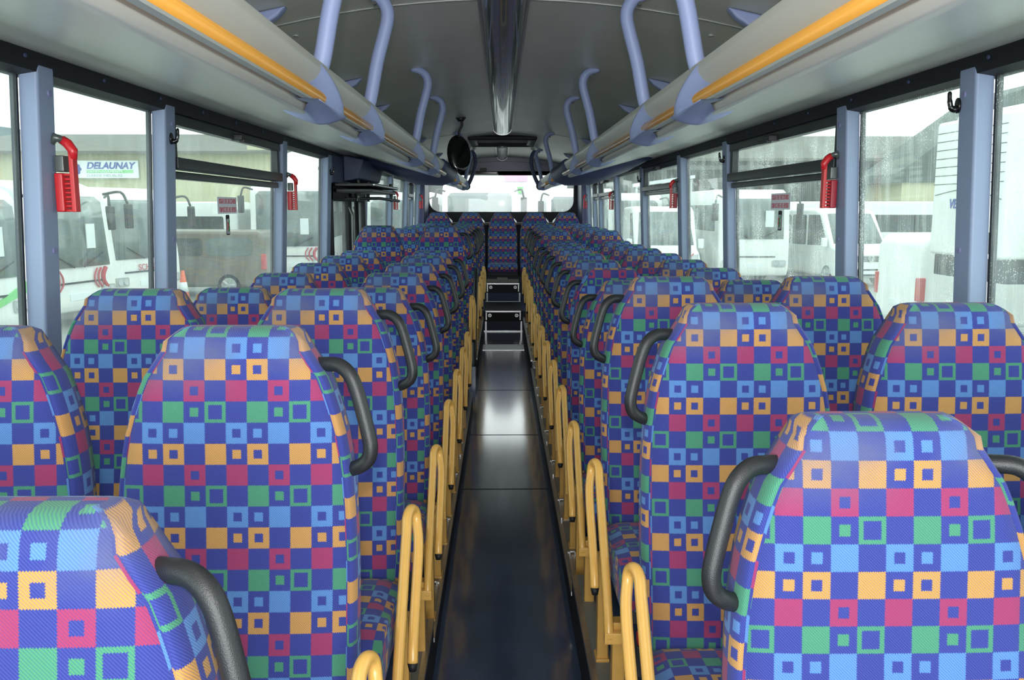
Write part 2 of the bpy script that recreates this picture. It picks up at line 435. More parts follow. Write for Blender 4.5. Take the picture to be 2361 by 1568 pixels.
# rear steps (two), the bench platform
def steps():
    Y = [10.93, 12.0]; Z = [0.0, 0.26, 0.52]
    for i in range(2):
        b = MB(); y0 = Y[i]; y1 = Y[i+1] if i == 0 else Y1
        b.box(-1.26, 1.26, y0, y1, 0, Z[i+1])
        struct(b.build('floor', M['step_blue']))
        b = MB(); b.box(-0.25, 0.24, y0-0.006, y0, Z[i]+0.13, Z[i+1]); b.box(-0.25, 0.24, y0-0.006, y1, Z[i+1], Z[i+1]+0.004)
        struct(b.build('trim_%d' % (80+i), M['black_rubber']))
        r = thing('step_edge_frame', (0, y0-0.008, Z[i]), ('lower', 'upper')[i] + ' aluminium framed step riser with two round lamps at the end of the aisle', 'step frame', 'aluminium step edges at the rear')
        f = MB(); z1 = Z[i+1]-Z[i]+0.006
        f.box(-0.232, 0.222, -0.012, 0.02, z1-0.024, z1)
        f.box(-0.232, -0.210, -0.010, 0.0, 0.145, z1-0.024); f.box(0.200, 0.222, -0.010, 0.0, 0.145, z1-0.024)
        f.build('frame', M['bright_alu'], r, bevel=0.004)
        for x in (-0.175, 0.165):
            q = MB(); q.ring((x, -0.006, z1-0.06), 0.014, 0.022, 0.012); q.disc((x, -0.004, z1-0.06), 0.006, 0.014)
            q.build('lamp_ring', M['bright_alu'], r, smooth=False)
        t = MB(); t.box(-0.25, 0.24, -0.004, 0.004, -0.002, 0.012)
        for x in (-0.235, 0.215): t.box(x, x+0.02, -0.004, 0.004, 0.012, 0.13)
        t.build('foot_strip', M['aluminium'], r)
steps()

# side walls below the windows
SILL = 0.97
for s, nm in ((-1, 'left'), (1, 'right')):
    b = MB()
    ys = [(Y0, 13.3)] if s > 0 else [(Y0, 5.98), (7.55, 13.3)]
    for y0, y1 in ys:
        xt = wx(SILL)
        poly = [(s*(xt), SILL), (s*(xt+0.06), SILL), (s*(1.27+0.05), -0.06), (s*1.235, -0.06)]
        b.prism(poly, y0, y1, 'Y')
    struct(b.build('wall_'+nm, M['fairing']))
    # cove over the windows, black on the inside of the glass line
    b = MB(); b.prism([(s*1.165, 1.93), (s*1.235, 1.93), (s*(1.235+LEAN*.055), 1.875), (s*(1.175), 1.885)], Y0, 13.2, 'Y')
    hd = b.build('trim_%d' % (1 if s < 0 else 2), M['black_rubber']); struct(hd)
    q = MB()
    y = 0.5
    while y < 12.5:
        q.disc((s*1.166, y, 1.914), 0.005, 0.004, 'X', 10); y += 0.42
    q.build('screw_head', M['fairing'], hd)

# ceiling: shallow vault
def cz(x): return 2.30 - 0.135*(abs(x)/1.0)**2
def ceiling():
    b = MB(); xs = [-1.25+2.5*i/24 for i in range(25)]
    ys = (Y0, 3.30, 8.75, Y1)
    poly = [(x, cz(x)) for x in xs] + [(x, cz(x)+0.05) for x in reversed(xs)]
    b.prism(poly, Y0, Y1+0.1, 'Y')
    o = b.build('ceiling', M['ceiling']); struct(o)
    for f in o.data.polygons: f.use_smooth = False
    for i, y in enumerate((3.30, 8.75)):
        t = MB()
        poly = [(x, cz(x)-0.003) for x in xs] + [(x, cz(x)+0.002) for x in reversed(xs)]
        t.prism(poly, y-0.009, y+0.009, 'Y'); k = t.build('trim_%d' % (3+i), M['seam']); struct(k)
    d = MB()
    for x in (-0.815, 0.795): d.disc((x, 3.5, cz(x)-0.002), 0.012, 0.006, 'Z', 14)
    c = d.build('trim_5', M['seam']); struct(c)
ceiling()

# outer roof skin and side upper closing so no sky leaks in
b = MB()
for s in (-1, 1):
    b.prism([(s*1.235, 1.90), (s*1.30, 1.90), (s*1.28, 2.2), (s*1.2, 2.36), (s*1.1, 2.36), (s*1.2, 2.16)], Y0, 13.3, 'Y')
b.prism([(-1.2, 2.36), (1.2, 2.36), (1.2, 2.42), (-1.2, 2.42)], Y0, 13.4, 'Y')
struct(b.build('roof', M['white_paint']))

# luggage rack / service channel on each side
RACK_IN, RACK_PROF = 0.0, None
def rack_profile(s, x_out=1.185):
    p = [(0.466,1.905),(0.456,1.900),(0.458,1.885),(0.472,1.858),(0.492,1.830),(0.502,1.800),(0.512,1.790),(0.53,1.790),(0.80,1.862),(1.06,1.932),
         (1.10,1.936),(1.12,1.934),(x_out,1.930),(x_out,1.945),(1.10,1.950),(0.80,1.885),(0.54,1.812),(0.516,1.815),(0.508,1.838),(0.488,1.868),(0.476,1.895)]
    return [(s*x, z) for x, z in p]
for s, nm in ((-1, 'left'), (1, 'right')):
    r = thing('overhead_rack', (0, 0, 0), 'long pale grey overhead rack panel along the %s windows' % nm, 'rack')
    b = MB(); b.prism(rack_profile(s), Y0, 7.0, 'Y'); b.prism(rack_profile(s), 8.35, 11.45, 'Y')
    o = b.build('panel', M['beige'], r, bevel=0.004, angle=12); 
    # dark blue fairing between the two lengths of rack
    f = MB()
    prof = [(0.452,1.915),(0.44,1.86),(0.47,1.79),(0.56,1.755),(0.78,1.76),(1.02,1.85),(1.15,1.925),(1.15,1.96),(0.6,1.93)]
    rings = []
    ys = [6.75, 6.95, 7.3, 7.7, 8.1, 8.4, 8.6]
    sc_ = [0.55, 0.85, 1.0, 1.0, 1.0, 0.85, 0.55]
    nP = len(prof); vs = []
    for y, k in zip(ys, sc_):
        for (x, z) in prof:
            bz = 1.93; vs.append((s*(0.70+(x-0.70)*(0.9+0.1*k)), y, bz+(z-bz)*k))
    fs = [(i*nP+j, i*nP+(j+1)%nP, (i+1)*nP+(j+1)%nP, (i+1)*nP+j) for i in range(len(ys)-1) for j in range(nP)]
    fs += [tuple(range(nP)), tuple((len(ys)-1)*nP+j for j in range(nP))]
    f._add(vs, fs)
    f.build('fairing', M['fairing'], r, smooth=True)
    # rounded nose at the far end of the rack
    g = MB(); g.tube([(s*0.475, 11.42, 1.83), (s*0.475, 11.50, 1.825)], [0.05, 0.035], 16)
    g.build('end_cap', M['black_plastic'], r, smooth=True)
    h = thing('handrail', (s*0.475, 0, 1.822), 'orange tubular handrail running below the %s rack' % nm, 'handrail', None)
    t = MB(); t.tube([(0, Y0, 0), (0, 7.0, 0)], 0.0165, 20); t.build('rail', M['orange_rail'], h, smooth=True)
    t = MB(); t.tube([(0, 8.4, 0), (0, 11.46, 0)], 0.0165, 16); t.build('rail', M['orange_rail'], h, smooth=True)
    t = MB(); t.box(-0.004 if s < 0 else -0.012, 0.012 if s < 0 else 0.004, Y0, 6.95, -0.021, -0.0155); t.build('pale_insert', M['seam'], h)

# rack supports: bracket round the rail + curved arm up to the roof
def make_support(s):
    r = thing('rack_support', (0, 0, 0), 'x', 'rack support', 'lavender rack supports along the gangway')
    # bracket skin
    path = [(0.462,1.902),(0.450,1.886),(0.440,1.862),(0.434,1.835),(0.435,1.808),(0.448,1.787),(0.474,1.776),(0.506,1.770),(0.54,1.779),(0.575,1.792),(0.605,1.808)]
    hw = [0.004,0.06,0.115,0.160,0.185,0.190,0.165,0.11,0.06,0.025,0.004]
    sm = smooth_path([(p[0], 0, p[1]) for p in path], 3); hs = smooth_path([(h, 0, 0) for h in hw], 3)
    nV = 21; vs = []; cen = Vector((0.500, 0, 1.835))
    for kk, (p, h) in enumerate(zip(sm, hs)):
        h = max(h.x, 0.003); ysh = -0.13+0.25*kk/(len(sm)-1)
        for j in range(nV):
            v = -1+2*j/(nV-1)
            f = (max(0.0, 1-((v-0.55)/0.45)**2)**0.5 if v > 0.55 else max(0.0, (v+1)/1.55)**1.6) if abs(v) < 1 else 0.0
            inn = Vector((min(max(p.x+0.035, 0.492), 0.60) if p.z > 1.80 else p.x, 0, max(p.z, 1.800) if p.x < 0.5 else p.z+0.020))
            q = inn.lerp(p, f)
            vs.append((s*q.x, v*h + ysh, q.z))
    m_ = len(sm)
    fs = [(i*nV+j, i*nV+j+1, (i+1)*nV+j+1, (i+1)*nV+j) for i in range(m_-1) for j in range(nV-1)]
    b = MB(); b._add(vs, fs); b.build('bracket', M['blue_plastic'], r, smooth=True)
    a = MB()
    pts = smooth_path([(s*0.485,0,1.885),(s*0.470,0,1.925),(s*0.445,0,2.045),(s*0.418,0,2.140),(s*0.406,0,2.195),(s*0.416,0,2.235),(s*0.445,0,2.258),(s*0.49,0,2.270)], 5)
    n_ = len(pts); rad = [0.0225 if i < n_-10 else 0.0225*(1-0.035*(i-(n_-10))) for i in range(n_)]
    a.tube(pts, rad, 16); a.build('arm', M['blue_plastic'], r, smooth=True)
    c = MB(); c.disc((s*0.447, -0.02, 2.232), 0.007, 0.01, 'Y', 10); c.build('screw', M['black_plastic'], r)
    w = MB(); w.prism([(s*0.745, cz(0.75)), (s*0.775, cz(0.75)-0.035), (s*0.85, cz(0.85)-0.06), (s*0.93, cz(0.93))], -0.022, 0.022, 'Y')
    w.build('roof_foot', M['blue_plastic'], r, bevel=0.008)
    return r
ORD = ['nearest', 'second', 'third', 'fourth', 'fifth', 'sixth']
SUP_Y = [2.27, 3.08, 4.70, 5.85, 8.62, 11.0]
for s, nm in ((-1, 'left'), (1, 'right')):
    base = make_support(s)
    for i, y in enumerate(SUP_Y):
        lab = '%s lavender support arm and rail bracket on the %s rack' % (ORD[i], nm)
        if i == 0: base.location = (0, y, 0); base['label'] = lab
        else: dup(base, (0, y, 0), lab)

# centre lamp strips
def lamp(y0, y1, label, w=0.085):
    r = thing('ceiling_lamp', (-0.012, 0, 2.30), label, 'ceiling lamp', 'smoky lamp strips on the ceiling')
    n = 14; prof = [(w*math.cos(PI+PI*k/n), 0.07*math.sin(PI+PI*k/n)*(1 if 1 else 1)) for k in range(n+1)]
    prof = [(x, z*0.85-0.004) for x, z in prof]
    b = MB(); b.prism([(-w, 0.004)]+prof+[(w, 0.004)], y0, y1, 'Y'); b.build('cover', M['smoky'], r, smooth=False, bevel=0.002)
    for p in kids(r)[0].data.polygons: p.use_smooth = True
    for x in (-w-0.004, w+0.004):
        e = MB(); e.box(x-0.005, x+0.005, y0, y1, -0.012, 0.002); e.build('side_trim', M['aluminium'], r)
    e = MB(); e.prism([(x*1.03, z*1.03) for x, z in [(-w, 0.002)]+prof+[(w, 0.002)]], y1-0.002, y1+0.02, 'Y'); e.build('end_cap', M['aluminium'], r)
lamp(0.6, 8.45, 'long smoky grey lamp strip down the middle of the ceiling')
lamp(10.2, 12.9, 'short smoky lamp strip behind the roof hatch', 0.075)

# roof hatch
r = thing('roof_hatch', (-0.012, 9.75, 2.285), 'black framed roof hatch between the two ceiling lamps', 'roof hatch')
b = MB(); b.box(-0.36, 0.36, -0.55, -0.44, -0.035, 0.01); b.box(-0.36, 0.36, 0.44, 0.55, -0.035, 0.01)
b.box(-0.36, -0.30, -0.44, 0.44, -0.035, 0.01); b.box(0.30, 0.36, -0.44, 0.44, -0.035, 0.01)
b.build('frame', M['black_rubber'], r, bevel=0.012)
b = MB(); b.box(-0.30, 0.30, -0.44, 0.44, -0.008, 0.008); b.build('cover', M['black_rubber'], r)
b = MB(); b.box(-0.335, -0.275, -0.36, 0.36, -0.030, -0.006); b.build('side_light', M['grey_plate'], r, bevel=0.006)
b = MB(); b.box(0.275, 0.335, -0.36, 0.36, -0.030, -0.006); b.build('side_light', M['grey_plate'], r, bevel=0.006)
b = MB(); b.tube([(-0.05, 0.38, -0.045), (0.05, 0.38, -0.045)], 0.012, 12); b.build('handle', M['bright_alu'], r, smooth=True)

# rear wall with window opening
def rear_wall():
    YR = 13.3
    inner = rounded(-1.12, 1.07, 1.495, 2.115, 0.17, 8)
    b = MB()
    b.box(-1.3, -1.12, YR, YR+0.08, -0.05, 2.36); b.box(1.07, 1.3, YR, YR+0.08, -0.05, 2.36)
    b.box(-1.12, 1.07, YR, YR+0.08, -0.05, 1.495); b.box(-1.12, 1.07, YR, YR+0.08, 2.115, 2.36)
    for q, cx, czz in ((0, 1.07, 2.115), (1, -1.12, 2.115), (2, -1.12, 1.495), (3, 1.07, 1.495)):
        b.prism([(cx, czz)] + inner[q*9:q*9+9], YR, YR+0.08, 'Y')
    struct(b.build('wall_rear', M['rear_dark']))
    # header and side trims in dark blue
    b = MB(); xs = [-1.2+2.4*i/16 for i in range(17)]
    b.prism([(x, cz(x)-0.0) for x in xs]+[(x, 2.10+0.0*x) for x in reversed(xs)], 13.10, 13.30, 'Y')
    b.prism([(x, cz(x)-0.07) for x in xs]+[(x, 2.085) for x in reversed(xs)], 13.00, 13.12, 'Y')
    struct(b.build('trim_6', M['rear_blue'], bevel=0.01))
    for i, s in enumerate((-1, 1)):
        b = MB(); b.prism([(s*1.00, 2.12), (s*1.2, 2.12), (s*1.24, 0.5), (s*1.14, 0.5), (s*1.12, 1.9)], 12.6, 13.3, 'Y')
        struct(b.build('trim_%d' % (7+i), M['rear_blue'], bevel=0.015))
    p = MB(); p.prism(inner, YR+0.03, YR+0.036, 'Y'); g = p.build('window_30', M['glass_rear']); struct(g)
    b = MB(); b.box(-1.1, 1.06, 13.05, 13.3, 1.30, 1.34); struct(b.build('trim_9', M['grey_plate'], bevel=0.01))
rear_wall()

# side pillars, window frames, panes
PIL = [(-1.15,-1.07), (0.55,0.64), (2.24,2.325), (3.07,3.165), (4.69,4.79), (5.90,6.02), (7.52,7.64), (9.30,9.42), (10.84,10.95), (11.55,11.66), (12.35,12.47)]
HOPPER = {(3, -1), (3, 1), (5, 1), (8, -1), (8, 1), (7, 1)}
wi = 1; ti = 10
for s, nm in ((-1, 'left'), (1, 'right')):
    for i, (a, c) in enumerate(PIL):
        b = MB()
        zt, zb = 1.925, 0.92
        x0, x1 = wx(zt), wx(zt)+0.05
        vs = [(s*wx(zb), a, zb), (s*(wx(zb)+0.05), a, zb), (s*(wx(zb)+0.05), c, zb), (s*wx(zb), c, zb),
              (s*x0, a, zt), (s*x1, a, zt), (s*x1, c, zt), (s*x0, c, zt)]
        b._add(vs, [(0,3,2,1),(4,5,6,7),(0,1,5,4),(1,2,6,5),(2,3,7,6),(3,0,4,7)])
        o = b.build('trim_%d' % ti, M['blue_pillar'], bevel=0.009, seg=3); struct(o); ti += 1
        q = MB()
        for z in (1.84, 1.44): q.disc((s*(wx(z)-0.001), (a+c)/2+0.012, z), 0.009, 0.006, 'X', 14)
        q.build('screw_cap', M['blue_cap'], o, smooth=False)
        q = MB()
        for z0, z1 in ((0.97, 1.90),):
            for yy in ((a-0.014, a), (c, c+0.014)):
                q._add([(s*(wx(z)+dx), y, z) for z in (z0, z1) for dx, y in ((0.048, yy[0]), (0.062, yy[0]), (0.062, yy[1]), (0.048, yy[1]))],
                       [(0,3,2,1),(4,5,6,7),(0,1,5,4),(1,2,6,5),(2,3,7,6),(3,0,4,7)])
        q.build('rubber_seal', M['black_rubber'], o)
    for i in range(len(PIL)-1):
        a, c = PIL[i][1]+0.014, PIL[i+1][0]-0.014
        if s < 0 and i == 5: continue          # the door is here
        z0, z1 = SILL, 1.885
        b = MB()
        X0, X1 = wx(z0)+0.045, wx(z1)+0.045
        b._add([(s*X0, a, z0), (s*(X0+0.006), a, z0), (s*(X0+0.006), c, z0), (s*X0, c, z0), (s*X1, a, z1), (s*(X1+0.006), a, z1), (s*(X1+0.006), c, z1), (s*X1, c, z1)],
               [(0,3,2,1),(4,5,6,7),(0,1,5,4),(1,2,6,5),(2,3,7,6),(3,0,4,7)])
        g = b.build('window_%d' % wi, M['glass_left'] if s < 0 else M['glass_right']); struct(g); wi += 1
        f = MB()
        f.box(min(s*(X0-0.03), s*(X0+0.03)), max(s*(X0-0.03), s*(X0+0.03)), a, c, z0, z0+0.03)
        if (i, s) in HOPPER:
            zb = 1.655
            for (za, zc, d0, d1) in ((zb, zb+0.028, -0.012, 0.02), (zb+0.034, zb+0.076, -0.034, 0.02)):
                x_ = wx(za)+0.03
                f.box(min(s*(x_+d0), s*(x_+d1)), max(s*(x_+d0), s*(x_+d1)), a, c, za, zc)
            for yy in ((a, a+0.035), (c-0.045, c)):
                f.box(min(s*1.19, s*1.225), max(s*1.19, s*1.225), yy[0], yy[1], zb+0.07, 1.885)
            f.box(min(s*1.185, s*1.225), max(s*1.185, s*1.225), a, c, 1.845, 1.885)
        f.build('window_frame', M['hopper'], g, bevel=0.004)
        if (i, s) in HOPPER:
            k = MB(); ym = (a+c)/2
            k.box(min(s*1.15, s*1.20), max(s*1.15, s*1.20), ym-0.05, ym+0.05, 1.842, 1.868); k.box(min(s*1.145, s*1.17), max(s*1.145, s*1.17), ym-0.03, ym+0.09, 1.835, 1.852)
            k.build('hopper_catch', M['black_plastic'], g, bevel=0.004)

# mid door on the left
def side_door():
    y0, y1, xd = 6.02, 7.52, -1.215
    ym = (y0+y1)/2
    b = MB()
    for (a, c) in ((y0+0.01, ym-0.01), (ym+0.01, y1-0.01)):
        for yy in ((a, a+0.06), (c-0.06, c)): b.box(xd-0.03, xd+0.03, yy[0], yy[1], 0.0, 1.72)
        b.box(xd-0.03, xd+0.03, a, c, 1.60, 1.72); b.box(xd-0.03, xd+0.03, a, c, 0.0, 0.12)
    d = b.build('door_1', M['black_rubber'], bevel=0.008); struct(d)
    for (a, c) in ((y0+0.07, ym-0.07), (ym+0.07, y1-0.07)):
        p = MB(); p.box(xd-0.004, xd+0.004, a, c, 0.12, 1.60); p.build('pane', M['glass_door'], d)
    for yy in (ym-0.10, ym+0.10):
        h = MB(); h.tube([(xd+0.045, yy, 0.6), (xd+0.06, yy, 0.8), (xd+0.06, yy, 1.5), (xd+0.04, yy, 1.56)], 0.011, 10); h.build('handle', M['hammer_grey'], d, smooth=True)
    b = MB(); b.box(-1.24, -1.17, y0, y1, 1.72, 1.93); b.prism([(-1.17, 1.93), (-1.02, 1.90), (-1.06, 1.76), (-1.17, 1.74)], y0+0.4, y1, 'Y')
    struct(b.build('trim_40', M['fairing'], bevel=0.01))
    r = thing('door_mechanism', (-1.17, ym, 1.70), 'black door opening mechanism hung above the side door', 'door mechanism')
    b = MB(); b.box(0.0, 0.27, -0.70, 0.72, 0.0, 0.022); b.box(0.0, 0.25, -0.66, 0.70, -0.04, -0.016); b.build('base_plate', M['black_plastic'], r, bevel=0.005)
    b = MB(); b.box(0.262, 0.276, -0.70, 0.72, 0.006, 0.014); b.build('edge_strip', M['aluminium'], r)
    for (y, ex) in ((-0.45, 0.12), (0.15, 0.10), (0.62, 0.22)):
        k = MB(); k.tube([(ex, y, 0.02), (ex, y, 0.05)], 0.016, 12); k.build('bolt', M['black_gloss'], r, smooth=False)
        k = MB(); k.tube([(ex, y, -0.04), (ex, y, -0.10)], [0.014, 0.011], 12); k.build('hinge_pin', M['hammer_grey'], r, smooth=True)
    k = MB(); k.tube([(0.06, -0.62, -0.085), (0.20, 0.1, -0.075), (0.27, 0.75, -0.09)], 0.012, 10); k.build('lever_arm', M['black_plastic'], r, smooth=True)
    k = MB(); k.tube([(0.03, 0.0, -0.03), (0.03, 0.0, -1.55)], 0.017, 12); k.build('shaft', M['black_plastic'], r, smooth=True)
side_door()

# ------------------------------------------------------------------ seats
TOPH = 1.165
LEV = [(0.000,0.088,0.030,0.060,0.5),(0.003,0.100,0.018,0.072,0.6),(0.010,0.111,0.008,0.084,0.8),(0.022,0.120,0.002,0.092,0.9),(0.038,0.129,0.000,0.096,1),
       (0.060,0.143,-0.001,0.098,1),(0.085,0.160,0.0,0.1,1),(0.11,0.170,0.0,0.1,1),(0.14,0.180,0.0,0.1,1),(0.185,0.192,0.001,0.1,1),(0.22,0.198,0.003,0.1,1),(0.26,0.203,0.005,0.1,1),
       (0.31,0.2065,0.007,0.1,1),(0.36,0.2085,0.008,0.1,1),(0.42,0.210,0.008,0.1,1),(0.50,0.210,0.005,0.1,1),(0.56,0.210,0.001,0.1,1),(0.62,0.210,-0.002,0.1,1),
       (0.68,0.209,-0.003,0.1,1),(0.72,0.207,0.0,0.1,1),(0.755,0.202,0.008,0.09,1),(0.775,0.19,0.02,0.08,1)]
def make_backrest_mesh():
    NF, NSd = 15, 7       # front columns, side points per side
    vs, uvs = [], []
    def front_y(x, wf, yf): return yf + 0.006*(x/max(wf, 1e-3))**4
    ringlen = None; rows = []
    for (t, wo, yf, yb, k) in LEV:
        wf = wo - 0.017*k if t > 0.03 else wo - 0.010
        lean = -0.151*t
        z = TOPH - t
        row = []
        vv = t
        # front, left to right; duplicate at the seam for UV jump (handled per-loop by tag)
        for i in range(NF):
            x = -wf + 2*wf*i/(NF-1)
            # flat face but rounded towards the top edge
            row.append(((x, front_y(x, wf, yf)+lean, z), (x+0.118, vv), 'F'))
        def side(sg):
            pts = []
            # a slightly sunken seam, then the round bolster, then the flat side back to the rear
            d = yb - yf
            arc = [(wf+0.0015, yf+0.0115), (wf+0.006, yf+0.006), (wf+0.011, yf+0.010), (wo-0.001, yf+0.022), (wo+0.0005, yf+0.045), (wo, yf+0.5*d+0.01), (wo-0.006, yb-0.008)]
            if t < 0.02:
                arc = [(wf+(wo-wf)*q, yf+d*qq) for q, qq in ((.15,.06),(.4,.14),(.6,.25),(.85,.4),(1,.55),(.95,.75),(.8,.92))]
            u = 0.0; prev = (wf, yf)
            for (x, y) in arc:
                u += math.hypot(x-prev[0], y-prev[1]); prev = (x, y)
                pts.append(((sg*x, y+lean, z), (0.062+sg*u if sg > 0 else 0.05-u, vv+0.047), 'S'))
            return pts
        row += side(1)
        nb = 5
        for i in range(nb):
            x = (wo-0.02) - 2*(wo-0.02)*i/(nb-1)
            row.append(((x, yb+lean, z), (x, vv+0.02), 'B'))
        row += list(reversed(side(-1)))
        rows.append(row)
    n = len(rows[0]); V = [p[0] for r in rows for p in r]; F = []; UV = []
    for i in range(len(rows)-1):
        for j in range(n):
            j2 = (j+1) % n
            F.append((i*n+j, i*n+j2, (i+1)*n+j2, (i+1)*n+j))
            a, b_, c, d = rows[i][j], rows[i][j2], rows[i+1][j2], rows[i+1][j]
            q = [a[1], b_[1], c[1], d[1]]
            if a[2] != b_[2]:   # seam face: extend the side's own mapping
                own = 'S' if 'S' in (a[2], b_[2]) else 'B'
                if own == 'S':
                    if a[2] == 'S': q = [a[1], (a[1][0]+0.01, a[1][1]), (d[1][0]+0.01, d[1][1]), d[1]]
                    else: q = [(b_[1][0]-0.008, b_[1][1]), b_[1], c[1], (c[1][0]-0.008, c[1][1])]
            UV.append(q)
    # top cap: fan split in two strips between front and rear points
    top = rows[0]
    F.append(tuple(range(n-1, -1, -1))); UV.append([(top[j][0][0]+0.118, -(top[j][0][1]-0.03)-0.004) for j in range(n-1, -1, -1)])
    m_ = len(rows)-1
    F.append(tuple(m_*n+j for j in range(n))); UV.append([(rows[m_][j][0][0], rows[m_][j][0][1]) for j in range(n)])
    me = bpy.data.meshes.new('backrest'); me.from_pydata(V, [], F)
    uvl = me.uv_layers.new(name='UVMap')
    off = 0.0
    for p, q in zip(me.polygons, UV):
        p.use_smooth = True
        for li, (u, v) in zip(p.loop_indices, q):
            uvl.data[li].uv = (u, v - 0.014)
    me.materials.append(M['fabric'])
    return me

def make_cushion_mesh():
    NX = 13; w = 0.205
    # profile from rear crease over the top, round the nose and down the front: (y, z)
    prof = [(-0.085,0.435),(-0.13,0.452),(-0.20,0.458),(-0.28,0.462),(-0.36,0.468),(-0.42,0.468),(-0.46,0.462),(-0.490,0.448),(-0.508,0.425),(-0.512,0.395),(-0.505,0.365),(-0.49,0.345)]
    L = [0]
    for a, b_ in zip(prof, prof[1:]): L.append(L[-1]+math.hypot(b_[0]-a[0], b_[1]-a[1]))
    V, F, UV = [], [], []
    rows = []
    for (y, z), l_ in zip(prof, L):
        row = []
        for i in range(NX):
            x = -w+2*w*i/(NX-1)
            e = abs(x)/w; drop = 0.022*max(0, (e-0.72)/0.28)**2.2
            cyz = Vector((0, -0.28-y, 0.38-z)); cyz = cyz.normalized() if cyz.length else cyz
            row.append(((x, y+cyz.y*drop*0.6, z+cyz.z*drop), (x+0.10, l_+0.02)))
        # sides
        zl = 0.345
        for sg in (1,):
            row.append(((w+0.004, y*0.985-0.004, zl+(z-zl)*0.55), (w+0.10+0.05, l_+0.02)))
            row.append(((w, y*0.97-0.006, zl), (w+0.10+0.10, l_+0.02)))
        row.insert(0, ((-w-0.004, y*0.985-0.004, zl+(z-zl)*0.55), (-w+0.10-0.05, l_+0.02)))
        row.insert(0, ((-w, y*0.97-0.006, zl), (-w+0.10-0.10, l_+0.02)))
        rows.append(row)
    n = len(rows[0]); V = [p[0] for r in rows for p in r]
    for i in range(len(rows)-1):
        for j in range(n-1):
            F.append((i*n+j, i*n+j+1, (i+1)*n+j+1, (i+1)*n+j)); UV.append([rows[i][j][1], rows[i][j+1][1], rows[i+1][j+1][1], rows[i+1][j][1]])
    F.append(tuple(range(n-1, -1, -1))); UV.append([(rows[0][j][0][0], rows[0][j][0][2]) for j in range(n-1, -1, -1)])
    me = bpy.data.meshes.new('seat_cushion'); me.from_pydata(V, [], F)
    uvl = me.uv_layers.new(name='UVMap')
    for p, q in zip(me.polygons, UV):
        p.use_smooth = True
        for li, (u, v) in zip(p.loop_indices, q): uvl.data[li].uv = (u, v)
    me.materials.append(M['fabric'])
    import bmesh
    bm = bmesh.new(); bm.from_mesh(me); bmesh.ops.recalc_face_normals(bm, faces=bm.faces); bm.to_mesh(me); bm.free()
    return me

ME = {'back': make_backrest_mesh(), 'cushion': make_cushion_mesh()}
ME['back_shifted'] = ME['back'].copy()
for l_ in ME['back_shifted'].uv_layers[0].data: l_.uv = (l_.uv[0]+0.036, l_.uv[1]+0.080)
def handle_mesh(s):
    # s: +1 handle on the +x side
    z0 = TOPH
    pts = smooth_path([(s*0.120, 0.045, z0-0.070), (s*0.150, 0.030, z0-0.066), (s*0.178, 0.018, z0-0.066), (s*0.198, 0.008, z0-0.080), (s*0.210, 0.002, z0-0.105), (s*0.222, -0.006, z0-0.145), (s*0.231, -0.012, z0-0.180),
                       (s*0.235, -0.015, z0-0.205), (s*0.230, -0.014, z0-0.226), (s*0.214, -0.010, z0-0.240), (s*0.185, 0.004, z0-0.252), (s*0.165, 0.015, z0-0.258)], 5)
    b = MB(); b.tube(pts, 0.0130, 14); return b.mesh('grab_handle', M['black_plastic'], True)
def arm_mesh(s):
    a, c = (-0.455, 0.262), (-0.150, 0.640)
    x = s*0.233
    xs_ = s*0.258
    pts = [(x, -0.470, 0.262)] + [(x, -0.455, 0.300), (x, -0.39, 0.385), (x, -0.27, 0.520), (x, -0.20, 0.600), (x, -0.175, 0.630), (x+s*0.006, -0.150, 0.641), (x+s*0.014, -0.128, 0.628), (x+s*0.018, -0.130, 0.600), (xs_, -0.170, 0.550), (xs_, -0.27, 0.440), (xs_, -0.325, 0.385), (xs_, -0.345, 0.345)]
    b = MB(); b.tube(smooth_path(pts, 5), 0.0125, 14)
    return b.mesh('armrest', M['yellow_paint'], True)
def plug_mesh(s):
    b = MB(); b.tube([(s*0.258, -0.345, 0.347), (s*0.258, -0.349, 0.328)], [0.0125, 0.008], 12); return b.mesh('end_plug', M['black_rubber'], True)
def bracket_mesh(s):
    b = MB(); xa, xb = sorted((s*0.196, s*0.246))
    b.box(xa, xb, -0.480, -0.455, 0.250, 0.282)
    return b.mesh('armrest_bracket', M['yellow_paint'])
def leg_mesh(s, y, zt):
    b = MB(); xa, xb = sorted((s*0.188, s*0.222))
    b.box(xa, xb, y-0.012, y+0.028, 0.0, zt); b.box(xa-0.004, xb+0.004, y-0.02, y+0.045, 0.0, 0.012)
    return b.mesh('leg', M['yellow_dark'])
def pan_mesh():
    b = MB(); b.box(-0.19, 0.19, -0.48, 0.02, 0.305, 0.352); b.box(-0.17, 0.17, -0.03, 0.02, 0.30, 0.50); return b.mesh('seat_frame', M['black_plastic'])
def shell_mesh():
    b = MB(); vs = []
    lv = [(0.10,0.150),(0.20,0.178),(0.35,0.192),(0.60,0.194),(0.76,0.186)]
    for (t, w) in lv:
        for (x, y) in ((-w, 0.100), (w, 0.100), (w-0.01, 0.112), (-w+0.01, 0.112)): vs.append((x, y-0.151*t, TOPH-t))
    fs = [(i*4+j, i*4+(j+1)%4, (i+1)*4+(j+1)%4, (i+1)*4+j) for i in range(len(lv)-1) for j in range(4)] + [(0,1,2,3), (16,19,18,17)]
    b._add(vs, fs); return b.mesh('back_shell', M['black_plastic'])
def wall_leg_mesh(s):
    b = MB(); xa, xb = sorted((-s*0.15, -s*0.11)); b.box(xa, xb, -0.43, -0.39, 0, 0.31); b.box(xa, xb, -0.06, -0.02, 0, 0.31); return b.mesh('leg', M['black_plastic'])
